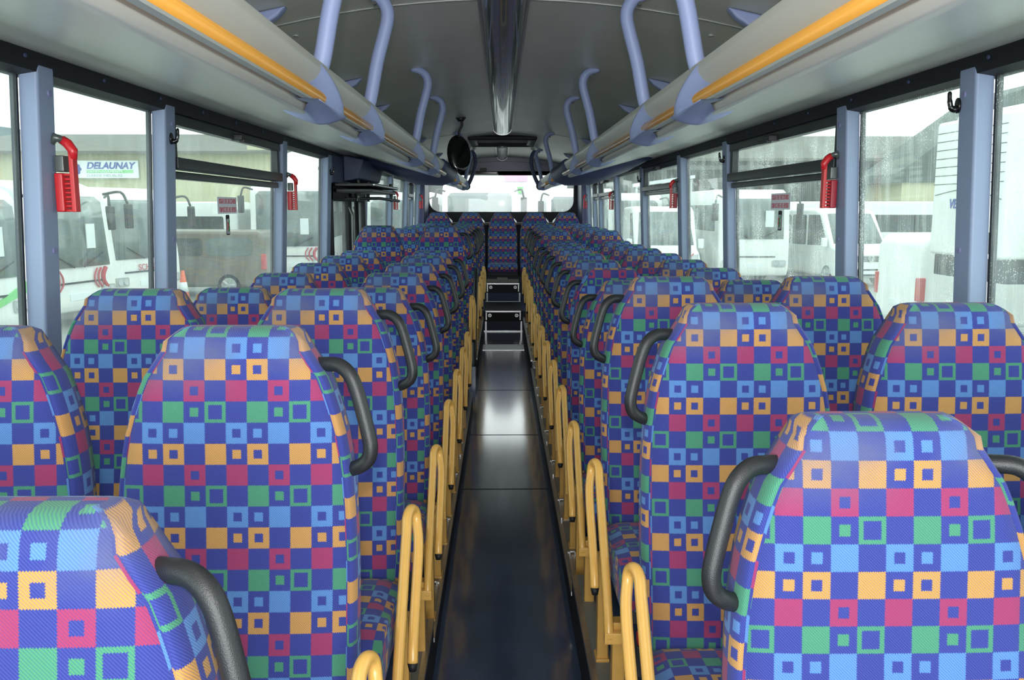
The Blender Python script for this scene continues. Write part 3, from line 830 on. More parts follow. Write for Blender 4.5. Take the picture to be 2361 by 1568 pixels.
def buckle_mesh(s):
    b = MB(); xa, xb = sorted((s*0.205, s*0.232)); b.box(xa, xb, -0.150, -0.120, 0.40, 0.47, 0); b.box(xa+0.003, xb-0.003, -0.148, -0.122, 0.47, 0.492, 1)
    return b.mesh('belt_buckle', [M['black_plastic'], M['red_plastic']])
for s in (-1, 1):
    ME['handle', s] = handle_mesh(s); ME['arm', s] = arm_mesh(s); ME['plug', s] = plug_mesh(s); ME['bracket', s] = bracket_mesh(s)
    ME['leg1', s] = leg_mesh(s, -0.445, 0.30); ME['leg2', s] = leg_mesh(s, -0.10, 0.34)
    ME['wleg', s] = wall_leg_mesh(s); ME['buckle', s] = buckle_mesh(s)
ME['pan'] = pan_mesh(); ME['shell'] = shell_mesh()

def put(key, name, parent, bevel=0.0):
    o = bpy.data.objects.new(name, ME[key]); COL.objects.link(o); o.parent = parent
    if bevel:
        b = o.modifiers.new('Bevel', 'BEVEL'); b.width = bevel; b.segments = 2; b.limit_method = 'ANGLE'; b.angle_limit = math.radians(40)
    return o
def seat(x, y, z, s_aisle, aisle, label, group, arm=True, extra_handle=0, shifted=False):
    r = thing('bus_seat', (x, y, z), label, 'bus seat', group)
    put('back_shifted' if shifted else 'back', 'backrest', r); put('cushion', 'seat_cushion', r); put('shell', 'back_shell', r); put('pan', 'seat_frame', r, 0.004)
    if aisle:
        put(('handle', s_aisle), 'grab_handle', r)
        put(('leg1', s_aisle), 'leg', r, 0.003); put(('leg2', s_aisle), 'leg', r, 0.003)
        put(('buckle', s_aisle), 'belt_buckle', r, 0.003)
        if arm:
            a = put(('arm', s_aisle), 'armrest', r)
            put(('plug', s_aisle), 'end_plug', a); put(('bracket', s_aisle), 'armrest_bracket', r, 0.004)
    else:
        put(('wleg', s_aisle), 'leg', r, 0.003)
    if extra_handle: put(('handle', extra_handle), 'grab_handle', r)
    return r

NUM = ['front', 'second', 'third', 'fourth', 'fifth', 'sixth', 'seventh', 'eighth', 'ninth', 'tenth', 'eleventh', 'twelfth', 'thirteenth', 'fourteenth', 'fifteenth']
ROWS_L = [(0.79,-.014),(1.475,.07),(2.19,.07),(2.99,0),(3.69,0),(4.38,0),(5.07,0),(5.70,0),(6.60,.145),(8.45,.085),(9.25,.085),(10.0,.085),(10.75,.09)]
ROWS_R = [(1.095,0),(1.83,.07),(2.58,.07),(3.33,-.003),(3.98,0),(4.64,0),(5.31,0),(5.98,0),(6.66,0),(7.36,0),(8.15,.07),(8.95,.07),(9.75,.07),(10.6,.085)]
for side, rows, xa, xw, sa in (('left', ROWS_L, -0.483, -0.955, 1), ('right', ROWS_R, 0.490, 0.958, -1)):
    for i, (y, dz) in enumerate(rows):
        nm = NUM[i]
        row = 'front' if i == 0 else nm
        extra = ''
        if side == 'left' and i == 8: extra = ' beside the door'
        seat(xa + (-0.02 if side == 'left' and i == 0 else 0), y, PLAT+dz, sa, True, 'checked blue aisle seat, %s row from the front, %s of the gangway%s' % (row, side, extra), 'checked seats %s of the gangway' % side,
             extra_handle=(1 if (side == 'right' and i == 0) else 0), arm=True, shifted=(side == 'right' and i == 4))
        seat(xw, y, PLAT+dz, sa, False, 'checked blue window seat, %s row from the front, %s of the gangway%s' % (row, side, extra), 'checked seats %s of the gangway' % side)
# pedestal under the pair by the door
b = MB(); b.box(-1.18, -0.28, 6.05, 6.68, 0.11, 0.254); o = b.build('seat_pedestal', M['rear_dark'], bevel=0.01); tag(o, 'dark box pedestal under the seat pair beside the side door', 'pedestal')
# rear bench: five seats side by side
BN = ['leftmost', 'second from the left', 'middle', 'second from the right', 'rightmost']
for i, x in enumerate((-0.93, -0.47, -0.01, 0.45, 0.91)):
    r = thing('bus_seat', (x, 12.55, 0.325), '%s of the five dark checked seats across the back of the bus' % BN[i], 'bus seat', 'five back-row seats')
    put('back', 'backrest', r); put('cushion', 'seat_cushion', r); put('shell', 'back_shell', r)
    b = MB(); b.box(-0.21, 0.21, -0.47, -0.40, 0.30, 0.35); b.build('front_panel', M['rear_dark'], r)
    b = MB()
    sg = -1 if i == 4 else 1
    b.prism([(sg*0.155, TOPH-0.075), (sg*0.20, TOPH-0.12), (sg*0.205, TOPH-0.16), (sg*0.17, TOPH-0.13)], 0.0, 0.05, 'Y'); b.build('headrest_corner', M['bright_alu'], r, bevel=0.006)
r = thing('bench_base', (0, 12.12, 0.52), 'grey panelled base under the back-row seats', 'bench base')
b = MB(); b.box(-1.14, 1.14, 0, 0.08, 0, 0.10); b.build('panel', M['rear_dark'], r)
b = MB(); b.box(-0.235, 0.215, -0.03, 0, 0.0, 0.05); b.box(-0.09, 0.06, -0.034, -0.004, 0.03, 0.075); b.build('grey_kick_plate', M['grey_plate'], r, bevel=0.005)

# aluminium rail segments beside the seat legs, on the platform edge
def rail_segments():
    for side, rows, x in (('left', ROWS_L, -0.283), ('right', ROWS_R, 0.273)):
        base = None
        for i, (y, dz) in enumerate(rows):
            if side == 'left' and i in (8,): continue
            z = PLAT + (dz if i not in (8,) else 0)
            lab = 'aluminium floor channel in front of the %s row aisle seat, %s of gangway' % (NUM[i], side)
            if base is None:
                r = thing('seat_channel', (x, y-0.52, z), lab, 'floor channel', 'aluminium seat channels')
                b = MB(); b.box(-0.020, 0.020, -0.26, 0, 0, 0.004); b.box(-0.020, -0.015, -0.26, 0, 0.004, 0.016); b.box(0.015, 0.020, -0.26, 0, 0.004, 0.016)
                b.box(-0.004, 0.004, -0.24, -0.02, 0.004, 0.009)
                b.build('channel', M['aluminium'], r)
                b = MB(); b.box(-0.021, -0.008, -0.014, 0.004, 0.0, 0.019); b.box(0.008, 0.021, -0.014, 0.004, 0.0, 0.019); b.box(-0.021, 0.021, -0.004, 0.004, 0.012, 0.019)
                b.build('end_cap', M['bright_alu'], r, bevel=0.002)
                base = r
            else: dup(base, (x, y-0.52, z), lab)
rail_segments()

# black belt post with a red button at the door opening
r = thing('belt_post', (-0.262, 7.78, 0.185), 'black upright seat belt post with red release button beside the door gap', 'belt post')
b = MB(); b.tube(smooth_path([(0, 0.5, 0.78), (0.0, 0.30, 0.72), (0.0, 0.05, 0.55), (0.0, -0.25, 0.30), (0.0, -0.42, 0.02)], 5), 0.022, 10); b.build('strap_tube', M['black_plastic'], r, smooth=True)
b = MB(); b.box(-0.012, 0.012, -0.30, -0.24, 0.30, 0.40); b.build('red_button', M['red_plastic'], r, bevel=0.006)

# ------------------------------------------------------------------ small fittings
def hammer(s, y, z, label):
    r = thing('emergency_hammer', (s*(wx(z)-0.002), y, z), label, 'emergency hammer', 'red emergency hammers on the pillars')
    d = -s
    def bx(x0, x1, *a):
        p, q = sorted((d*x0, d*x1)); return (p, q)+a
    b = MB(); b.box(*bx(0, 0.022, -0.022, 0.022, -0.165, -0.065)); b.build('holder', M['dark_red'] if s > 0 else M['red_plastic'], r, bevel=0.004)
    b = MB()
    for k in range(9): b.box(*bx(0.020, 0.046, -0.012, 0.012, -0.164+k*0.0115, -0.158+k*0.0115))
    b.box(*bx(0.036, 0.048, -0.013, 0.013, -0.165, 0.0)); b.build('guard', M['red_plastic'], r, bevel=0.002)
    b = MB(); b.box(*bx(0.002, 0.026, -0.018, 0.018, -0.062, -0.020)); b.build('clip', M['hammer_grey'], r, bevel=0.003)
    b = MB(); b.tube([(d*0.020, -0.004, 0.020), (d*0.034, -0.004, 0.010), (d*0.046, -0.004, -0.008), (d*0.046, -0.004, -0.03)], [0.012, 0.013, 0.0125, 0.009], 14); b.build('handle', M['red_plastic'], r, smooth=True)
    b = MB(); b.tube([(d*-0.004, -0.012, 0.010), (d*0.006, -0.010, 0.026), (d*0.024, -0.006, 0.018)], [0.008, 0.012, 0.010], 12); b.build('hammer_head', M['hammer_grey'], r, smooth=True)
hammer(-1, 2.315, 1.705, 'red emergency hammer on the nearest left pillar beside the sign outside')
hammer(-1, 4.78, 1.705, 'red emergency hammer on the left pillar behind the hopper window')
hammer(-1, 9.41, 1.70, 'small distant red hammer on the left pillar past the side door')
hammer(-1, 12.36, 1.71, 'small distant red hammer at the rear left corner')
hammer(1, 3.15, 1.715, 'red emergency hammer on the right pillar by the hopper window')
hammer(1, 6.0, 1.715, 'smaller red emergency hammer further down the right pillars')
hammer(1, 9.40, 1.70, 'small distant red hammer between narrow right windows')
hammer(1, 12.36, 1.71, 'small distant red hammer at the rear right corner')

def hook(s, y, z, label):
    r = thing('coat_hook', (s*(wx(z)), y, z), label, 'coat hook', 'black coat hooks'); d = -s
    b = MB(); b.disc((d*0.002, 0, -0.01), 0.013, 0.008, 'X', 16, rz=0.02); b.build('base', M['black_gloss'], r, bevel=0.002)
    b = MB(); b.tube(smooth_path([(d*0.004, 0, -0.018), (d*0.014, 0, -0.020), (d*0.021, 0, -0.012), (d*0.025, 0, 0.006), (d*0.026, 0, 0.026)], 4), [0.009]*4+[0.008]*4+[0.0065]*4+[0.0055]*4+[0.003], 10); b.build('hook', M['black_gloss'], r, smooth=True)
hook(-1, 3.115, 1.80, 'black coat hook on the second left pillar')
hook(-1, 5.96, 1.80, 'black coat hook on the pillar before the side door')
hook(1, 2.32, 1.825, 'black coat hook on the nearest right pillar')
hook(1, 4.74, 1.82, 'black coat hook on the third right pillar')
hook(1, 7.58, 1.80, 'distant black coat hook on the right pillar past the hammer')

def stickers(s, y, z):
    x = s*(wx(z)+0.042); rz = PI/2 if s < 0 else -PI/2
    side = 'left' if s < 0 else 'right'
    r = thing('exit_sticker', (x, y, z), 'white emergency exit sticker with red lettering on the %s hopper window' % side, 'sticker')
    r.rotation_euler = (0, 0, rz)
    b = MB(); b.box(-0.135, 0.135, -0.0005, 0.0005, -0.036, 0.036); b.build('backing', M['white_card'], r)
    text_mesh('ISSUE DE SECOURS', 'lettering', 0.030, M['red_ink'], r, (0, -0.002, 0.008), (PI/2, 0, 0), xs=0.92, depth=0.0004, align='CENTER')
    text_mesh('ISSUE DE SECOURS', 'lettering', 0.030, M['red_ink'], r, (0, -0.002, -0.008), (PI/2, PI, 0), xs=0.92, depth=0.0004, align='CENTER')
    q = thing('pictogram_sticker', (x, y-0.005, z-0.085), 'small upright pictogram sticker below the exit sticker on the %s window' % side, 'sticker')
    q.rotation_euler = (0, 0, rz)
    def plate(o, i, yy): 
        b = MB(); b.prism(rounded(*o, 0.008, 4), yy-0.0004, yy+0.0004, 'Y'); return b
    plate((-0.026, 0.026, -0.044, 0.044), 0, 0).build('outline', M['black_rubber'], q)
    plate((-0.021, 0.021, -0.039, 0.026), 0, -0.001).build('face', M['white_card'], q)
    b = MB(); b.tube([(-0.012, -0.003, 0.012), (-0.004, -0.003, 0.0), (-0.014, -0.003, -0.02)], 0.002, 6); b.build('red_mark', M['red_ink'], q)
    b = MB(); b.tube([(0.014, -0.003, 0.02), (0.0, -0.003, -0.005), (0.012, -0.003, -0.012), (0.0, -0.003, -0.028)], 0.0025, 6); b.build('green_mark', M['green_ink'], q)
stickers(-1, 3.88, 1.562)
stickers(1, 3.92, 1.580)

# passenger mirror hung from the ceiling
r = thing('convex_mirror', (-0.375, 7.3, 1.99), 'oval black convex mirror hung from the ceiling left of the gangway', 'mirror')
vs, fs = [], []
n, m_ = 24, 6
b = MB()
pr = [(1.0, 0.0), (1.02, -0.012), (0.97, -0.02), (0.8, -0.028), (0.5, -0.036), (0.2, -0.04)]
for k, (q, y) in enumerate(pr):
    for j in range(n):
        a = 2*PI*j/n; vs.append((0.098*q*math.cos(a), y, 0.155*q*math.sin(a)))
fs = [(i*n+j, i*n+(j+1)%n, (i+1)*n+(j+1)%n, (i+1)*n+j) for i in range(len(pr)-1) for j in range(n)] + [tuple((len(pr)-1)*n+j for j in range(n)), tuple(range(n-1, -1, -1))]
b._add(vs, fs); o = b.build('mirror_shell', M['black_gloss'], r, smooth=True); o.rotation_euler = (math.radians(-14), 0, math.radians(18))
b = MB(); b.tube(smooth_path([(0.0, 0.01, 0.14), (0.01, 0.0, 0.19), (0.03, 0.0, 0.235), (0.02, 0.0, 0.285)], 4), 0.010, 10); b.build('stalk', M['black_plastic'], r, smooth=True)
b = MB(); b.tube([(0.02, 0, 0.262), (0.02, 0, 0.293)], [0.022, 0.045], 14); b.build('ceiling_mount', M['black_plastic'], r, smooth=True)

# monitor folded under the rear header
r = thing('monitor', (-0.29, 12.85, 2.07), 'flat black monitor folded under the rear header', 'monitor')
b = MB(); b.box(-0.22, 0.22, -0.04, 0.14, -0.035, 0.005); b.build('body', M['black_plastic'], r, bevel=0.01)
b = MB(); b.box(-0.20, 0.20, -0.044, -0.038, -0.028, 0.0); b.build('screen', M['screen'], r)
b = MB(); b.box(-0.05, 0.05, 0.02, 0.14, 0.0, 0.06); b.build('mount', M['black_plastic'], r)
# interior thin rods of the rear corner: two grab poles at the far rack ends
for s, nm in ((-1, 'left'), (1, 'right')):
    r = thing('corner_pole', (s*0.36, 11.35, 1.78), 'dark curved grab pole at the far end of the %s rack' % nm, 'grab pole', 'dark grab poles')
    b = MB(); b.tube(smooth_path([(s*0.10, 0, 0.05), (s*0.04, 0, 0.18), (0, 0, 0.33), (s*0.01, 0, 0.44), (s*0.05, 0, 0.50)], 5), 0.024, 12); b.build('pole', M['fairing'], r, smooth=True)
    b = MB(); b.tube([(s*0.05, 0, 0.485), (s*0.05, 0, 0.515)], [0.03, 0.04], 12); b.build('ceiling_mount', M['fairing'], r, smooth=True)
b = None

# ------------------------------------------------------------------ outside: yard, sheds, parked vehicles
GZ = -0.95
g = MB(); g.box(-60, 60, -10, 90, GZ-0.1, GZ); struct(g.build('ground', M['ground']))

def place(name, x, y, label, cat, yaw, group=None):
    return thing(name, (x, y, GZ), label, cat, group, math.radians(yaw))
def wheels(r, pts, rad=0.48, w=0.28):
    for (x, y) in pts:
        sg = 1 if x > 0 else -1
        b = MB(); b.disc((x, y, rad), rad, w, 'X', 28); t = b.build('wheel', M['tyre'], r, bevel=0.03)
        b = MB(); b.disc((x+sg*(w/2+0.005), y, rad), rad*0.62, 0.03, 'X', 24); 
        for k in range(5):
            a = 2*PI*k/5; b.tube([(x+sg*(w/2+0.03), y, rad), (x+sg*(w/2+0.03), y+rad*0.55*math.cos(a), rad+rad*0.55*math.sin(a))], 0.045, 8)
        b.build('hub', M['silver_paint'], t)
def front_plate(r, name, poly, y, th, matl, bevel=0.0):
    b = MB(); b.prism(poly, y-th, y, 'Y'); return b.build(name, matl, r, bevel=bevel)
def bus(x, y, yaw, label, h=3.05, w=2.5, L=11.5, glass='vehicle_glass', livery=None, name='parked_bus', wb=1.25, group='white buses parked in the yard'):
    r = place(name, x, y, label, 'bus', yaw, group)
    hw = w/2
    prof = [(0.12, 0.32), (0.0, 0.55), (0.02, wb), (0.16, h-0.42), (0.34, h-0.16), (0.75, h), (L-0.3, h), (L, h-0.25), (L, 0.4), (L-0.1, 0.32)]
    b = MB(); b.prism(prof, -hw, hw, 'X'); b.build('body', M['white_paint'], r, bevel=0.14, seg=4)
    # windscreen follows the raked nose
    def nose(z):
        for (ya, za), (yb_, zb) in zip(prof[1:], prof[2:]):
            if za <= z <= zb: return ya+(yb_-ya)*(z-za)/(zb-za)
        return 0.0
    zs = [wb+0.02, wb+0.5, wb+1.0, h-0.42, h-0.30]
    vs = []
    for z in zs:
        k = 0.0 if z < h-0.4 else 0.10
        for (xx, dy) in ((-hw+0.10+k, 0.10), (-hw+0.20+k, -0.02), (0, -0.045), (hw-0.20-k, -0.02), (hw-0.10-k, 0.10)):
            vs.append((xx, nose(z)+dy, z))
    fs = [(i*5+j, i*5+j+1, (i+1)*5+j+1, (i+1)*5+j) for i in range(len(zs)-1) for j in range(4)]
    b = MB(); b._add(vs, fs); o = b.build('windscreen', M[glass], r, smooth=True)
    sl = o.modifiers.new('Solid', 'SOLIDIFY'); sl.thickness = 0.03
    for sg in (-1, 1):
        b = MB(); b.prism(rounded(0.55, L-0.5, wb+0.25, h-0.50, 0.08), sg*hw-0.004, sg*hw+0.012, 'X')
        sw = b.build('side_window', M[glass], r)
        d = MB()
        yy = 1.9
        while yy < L-0.8: d.box(sg*hw+0.006*sg-0.012, sg*hw+0.006*sg+0.012, yy, yy+0.06, wb+0.25, h-0.50); yy += 1.45
        d.build('window_divider', M['black_rubber'], sw)
        b = MB(); b.prism(rounded(sg*(hw-0.32)-0.22, sg*(hw-0.32)+0.22, 0.62, 0.84, 0.05), -0.03, 0.05, 'Y'); hl = b.build('headlamp', M['silver_paint'], r)
        b = MB(); b.disc((sg*(hw-0.42), -0.035, 0.73), 0.075, 0.03); b.disc((sg*(hw-0.23), -0.035, 0.73), 0.075, 0.03); b.build('lens', M['lamp_clear'], hl)
        b = MB(); b.tube(smooth_path([(sg*(hw-0.1), 0.15, h-0.25), (sg*(hw+0.12), -0.15, h-0.2), (sg*(hw+0.2), -0.25, h-0.45)], 4), 0.03, 8)
        mi = b.build('mirror_arm', M['black_plastic'], r, smooth=True)
        b = MB(); b.box(sg*(hw+0.2)-0.10, sg*(hw+0.2)+0.10, -0.32, -0.20, h-1.0, h-0.45); b.build('mirror', M['black_plastic'], mi, bevel=0.03)
        b = MB(); b.tube([(sg*0.15, -0.04, wb+0.02), (sg*0.75, -0.06, wb+0.30)], 0.018, 6); b.build('wiper', M['black_rubber'], r)
    b = MB(); b.box(-hw+0.45, hw-0.45, -0.016, 0.02, 0.93, 0.965); b.build('bumper_line', M['black_rubber'], r)
    b = MB(); b.box(-0.30, 0.30, -0.012, 0.02, 0.58, 0.72); b.build('number_plate', M['sign_white'], r)
    b = MB(); b.box(0.35, 0.62, nose(wb+0.6)-0.075, nose(wb+0.6)-0.055, wb+0.40, wb+0.92); b.build('paper_notice', M['sign_white'], r)
    wheels(r, [(-hw+0.14, 2.6), (hw-0.14, 2.6)] + ([(-hw+0.14, L-2.0), (hw-0.14, L-2.0)] if L > 6 else []))
    if livery == 'red':
        for sg in (-1, 1):
            b = MB()
            for k, (dx, rr) in enumerate(((0, 0.045), (0.16, 0.022), (0.28, 0.018))):
                xx = sg*(hw-0.42-dx)
                b.tube(smooth_path([(xx+sg*0.04, -0.02, 1.22), (xx-sg*0.05, -0.02, 1.08), (xx-sg*0.05, -0.02, 0.93), (xx+sg*0.06, -0.02, 0.80)], 4), rr, 8)
            b.build('red_flash', M['livery_red'], r, smooth=True)
    if livery == 'green':
        b = MB(); b.prism([(-hw+0.15, 0.72), (0.2, 0.78), (hw-0.15, 1.18), (hw-0.15, 0.98), (0.1, 0.66)], -0.02, 0.02, 'Y'); b.build('green_flash', M['livery_green'], r)
        text_mesh('SALVERT', 'lettering', 0.30, M['livery_blue'], r, (-0.95, -0.03, 0.72), (PI/2, 0, 0), depth=0.004, shear=0.3)
    if livery == 'name':
        text_mesh('SCHNEI', 'lettering', 0.22, M['livery_red'], r, (-0.35, -0.02, 0.98), (PI/2, 0, 0), depth=0.004)
    return r
def van(x, y, yaw, label, h=2.0, w=1.95, L=5.0, paint='white_paint', glass='vehicle_glass', rear_lamps=True, side_glass=2, livery=False, roof='low', name='parked_van', grille=True):
    r = place(name, x, y, label, 'van', yaw)
    hw = w/2
    zb = 1.05 if roof == 'low' else 1.15
    prof = [(0.10, 0.28), (0.0, 0.45), (0.03, zb-0.22), (0.16, zb), (0.70, zb+0.16), (1.45, h-0.14), (1.85, h), (L-0.15, h-0.02), (L-0.02, h-0.25), (L, 0.5), (L-0.06, 0.28)]
    b = MB(); b.prism(prof, -hw, hw, 'X'); b.build('body', M[paint], r, bevel=0.11, seg=4)
    # windscreen on the slope
    p0, p1 = prof[4], prof[5]
    d = Vector((0, p1[0]-p0[0], p1[1]-p0[1])).normalized(); nr = Vector((0, -d.z, d.y))
    A = Vector((0, p0[0], p0[1]))+d*0.05; B = Vector((0, p1[0], p1[1]))-d*0.06
    vs = [(xx, (q+nr*k).y, (q+nr*k).z) for q, hx in ((A, hw-0.10), (B, hw-0.20)) for xx, k in ((-hx, 0.005), (-hx*0.6, 0.03), (hx*0.6, 0.03), (hx, 0.005))]
    b = MB(); b._add(vs, [(0,1,5,4),(1,2,6,5),(2,3,7,6)]); o = b.build('windscreen', M[glass], r, smooth=True)
    sl = o.modifiers.new('Solid', 'SOLIDIFY'); sl.thickness = 0.02
    for sg in (-1, 1):
        b = MB(); b.prism([(0.95, zb+0.15), (1.52, h-0.22), (2.25, h-0.22), (2.25, zb+0.12)], sg*hw-0.004, sg*hw+0.010, 'X'); b.build('side_window', M['dark_glass'], r)
        if side_glass >= 1:
            b = MB(); b.prism(rounded(2.38, 3.35, zb+0.12, h-0.22, 0.08), sg*hw-0.004, sg*hw+0.010, 'X'); b.build('side_window', M['dark_glass'], r)
        if side_glass >= 2:
            b = MB(); b.prism(rounded(3.45, L-0.35, zb+0.12, h-0.22, 0.14), sg*hw-0.004, sg*hw+0.010, 'X'); b.build('side_window', M[glass], r)
        b = MB(); b.prism([(sg*(hw-0.08), zb-0.28), (sg*(hw-0.08), zb-0.02), (sg*(hw-0.42), zb-0.14), (sg*(hw-0.42), zb-0.30)], -0.03, 0.10, 'Y'); b.build('headlamp', M['lamp_clear'], r)
        b = MB(); b.box(sg*(hw+0.14)-0.09, sg*(hw+0.14)+0.09, 0.85, 0.99, zb+0.10, zb+0.40); b.build('mirror', M[paint], r, bevel=0.03)
        if rear_lamps:
            b = MB(); b.box(sg*(hw-0.06)-0.09, sg*(hw-0.06)+0.07, L-0.12, L+0.012, 0.78, 1.22); b.build('tail_lamp', M['lamp_red'], r, bevel=0.02)
    if grille:
        b = MB(); b.box(-hw+0.45, hw-0.45, -0.012, 0.05, zb-0.33, zb-0.14); 
        gr = b.build('grille', M['silver_paint'], r)
        q = MB()
        for k in range(3): q.box(-hw+0.47, hw-0.47, -0.02, 0.03, zb-0.32+k*0.06, zb-0.295+k*0.06)
        q.build('grille_slats', M['tyre'], gr)
        b = MB(); b.ring((0, -0.03, zb-0.235), 0.075, 0.095, 0.02); b.tube([(-0.05, -0.03, zb-0.19), (-0.02, -0.03, zb-0.29), (0, -0.03, zb-0.24), (0.02, -0.03, zb-0.29), (0.05, -0.03, zb-0.19)], 0.010, 6)
        b.build('badge', M['lamp_clear'], r)
        b = MB(); b.box(-0.55, 0.55, -0.014, 0.03, 0.36, 0.58); b.build('bumper_intake', M['tyre'], r)
    b = MB(); b.box(-0.26, 0.26, -0.025, 0.0, 0.42, 0.53); b.build('number_plate', M['sign_white'], r)
    b = MB(); b.box(-0.26, 0.26, L-0.01, L+0.012, 0.62, 0.73); b.build('number_plate', M['sign_white'], r)
    if livery:
        for sg in (-1, 1):
            b = MB()
            for k in range(3): b.tube([(sg*(hw-0.22-k*0.13), 0.03+0.02*k, zb-0.02+0.02*k), (sg*(hw-0.36-k*0.13), -0.01, zb-0.20)], 0.03, 6)
            b.build('red_flash', M['livery_red'], r)
    wheels(r, [(-hw+0.11, 0.95), (hw-0.11, 0.95), (-hw+0.11, L-1.05), (hw-0.11, L-1.05)], 0.34, 0.22)
    return r

# left-hand yard
bus(-9.0, 15.0, 78, 'white bus with a green flash, cut by the left edge behind the nearest pillar', h=2.95, livery='green')
bus(-8.95, 18.4, 78, 'white bus with red flashes seen past the nearest red hammer', h=3.05, livery='red')
bus(-8.9, 21.9, 72, 'white bus with lettering on its nose beside the second left pillar', h=3.0, livery='name')
van(-11.8, 25.6, -90, 'dark taupe van seen from the side through the left hopper window', h=1.88, w=1.95, L=5.1, paint='taupe_paint', grille=False)
bus(-16.6, 31.5, -90, 'low white bus with see-through side windows behind the taupe van', h=2.72, L=7.5, glass='dark_glass', wb=1.15)
bus(-6.95, 28.6, 5, 'tall white bus with red flashes facing us past the third left pillar', L=7, h=3.35, livery='red')
bus(-3.9, 33.0, 0, 'pale bus glimpsed through the glazed side door', h=3.1, L=6.5)
# right-hand yard
bus(8.1, 28.0, 0, 'white coach seen head-on through the right hopper window', h=3.1, w=2.3, wb=1.5, L=11)
van(5.05, 26.4, -3, 'white high-roofed van with red flashes seen between the right pillars', h=2.56, w=1.95, roof='high', livery=True, side_glass=0)
van(11.7, 27.5, 9, 'white minibus with dark side windows behind the second right pillar', h=2.5, w=1.95, L=5.1, roof='high')
bus(20.5, 34.3, 90, 'white coach with dark windows behind the white minibus', h=2.75, L=9.5, glass='dark_glass', wb=1.35)
van(12.7, 16.9, 90, 'clean white van turned tail towards us, beside the nearest right pillar', h=2.02, w=1.9, L=5.0, side_glass=0, grille=False, glass='white_paint')
bus(5.3, 34.6, 0, 'distant white coach between the far right pillars', h=3.1, w=2.1, L=5.3)
# refrigerated trailer
r = place('refrigerated_trailer', 6.95, 12.95, 'white refrigerated trailer with a vented cooling unit at the right edge', 'trailer', -90)
b = MB(); b.box(-1.2, 1.2, 0.30, 9.0, 1.45, 3.95); b.build('box_body', M['white_paint'], r, bevel=0.04)
b = MB(); b.box(-1.0, 1.0, -0.10, 0.31, 1.78, 3.82); cu = b.build('cooling_unit', M['white_paint'], r, bevel=0.06, seg=3)
b = MB()
for k in range(7): b.box(-0.96, 0.96, -0.106, -0.09, 2.86+k*0.13, 2.870+k*0.13)
b.build('vent_slats', M['hopper'], cu)
b = MB(); b.tube(smooth_path([(-0.9, -0.106, 2.70), (-0.2, -0.106, 2.77), (0.4, -0.106, 2.73), (0.95, -0.106, 2.62)], 5), 0.006, 6); b.build('trim_line', M['hopper'], cu)
text_mesh('VECTOR', 'lettering', 0.20, M['ink_blue'], cu, (-0.45, -0.108, 2.50), (PI/2, 0, 0), depth=0.003, shear=0.2, bold=0.004)
b = MB(); b.ring((0.52, -0.106, 2.57), 0.12, 0.13, 0.01, 'Y', 20); b.build('emblem', M['ink_green'], cu)
b = MB(); b.box(0.05, 0.75, -0.112, -0.09, 1.86, 2.16); b.build('grille', M['dark_glass'], cu)
b = MB(); b.box(-1.0, 1.0, 0.0, 0.45, 1.45, 1.78); b.build('battery_box', M['hopper'], r, bevel=0.02)
b = MB(); b.box(1.19, 1.21, 0.6, 0.9, 1.5, 1.75); b.build('yellow_notice', M['yellow_ink'], r)
b = MB(); b.tube([(1.24, 0.7, 3.0), (1.24, 0.7, 3.7)], 0.04, 8); b.build('exhaust_pipe', M['hammer_grey'], r, smooth=True)
b = MB(); b.box(-0.5, 0.5, 3.0, 3.2, 0.0, 1.5); b.build('landing_leg', M['hopper'], r)
wheels(r, [(-1.1, 6.0), (1.1, 6.0), (-1.1, 7.3), (1.1, 7.3)], 0.5, 0.3)

# buildings
def corrugated(x0, x1, y, z0, z1, pitch, d):
    """vertical sheeting as one zig-zag wall"""
    pts = []; x = x0; k = 0
    while x < x1: pts.append((x, y - (d if k % 2 else 0))); x += pitch/2; k += 1
    pts.append((x1, y)); pts += [(x1, y+0.3), (x0, y+0.3)]
    b = MB(); b.prism(pts, z0, z1, 'Z'); return b
r = thing('warehouse', (-14, 36, GZ), 'beige clad warehouse with grey roof beyond the left windows', 'building')
o = corrugated(-24, -9.1, 36, GZ, 3.75, 0.22, 0.05).build('wall', M['cladding'], r); o.location = (14, -36, -GZ)
b = MB(); b.prism([(35.4, 3.70), (35.4, 3.80), (44.0, 5.15), (44.0, 5.0)], -24, -8.6, 'X'); o = b.build('roof', M['grey_roof'], r); o.location = (14, -36, -GZ)
b = MB(); b.box(-10.3, -9.2, 35.9, 36.0, 3.7, 4.3); o = b.build('gable_end', M['cladding'], r); o.location = (14, -36, -GZ)
r = thing('blue_roofed_shed', (-22, 46, GZ), 'larger shed with a blue-grey roof behind the beige warehouse', 'building')
b = MB(); b.prism([(44.5, 4.2), (44.5, 6.0), (56, 6.0), (56, 4.2)], -40, -15.0, 'X'); 
b = MB(); b._add([(-40, 45, -1), (-15.5, 45, -1), (-15.5, 45, 4.3), (-40, 45, 7.6), (-40, 60, -1), (-15.5, 60, -1), (-15.5, 60, 4.3), (-40, 60, 7.6)],
       [(0,1,2,3), (4,7,6,5), (0,4,5,1), (1,5,6,2), (2,6,7,3), (3,7,4,0)])
o = b.build('roof', M['slate_roof'], r); o.location = (22, -46, -GZ)
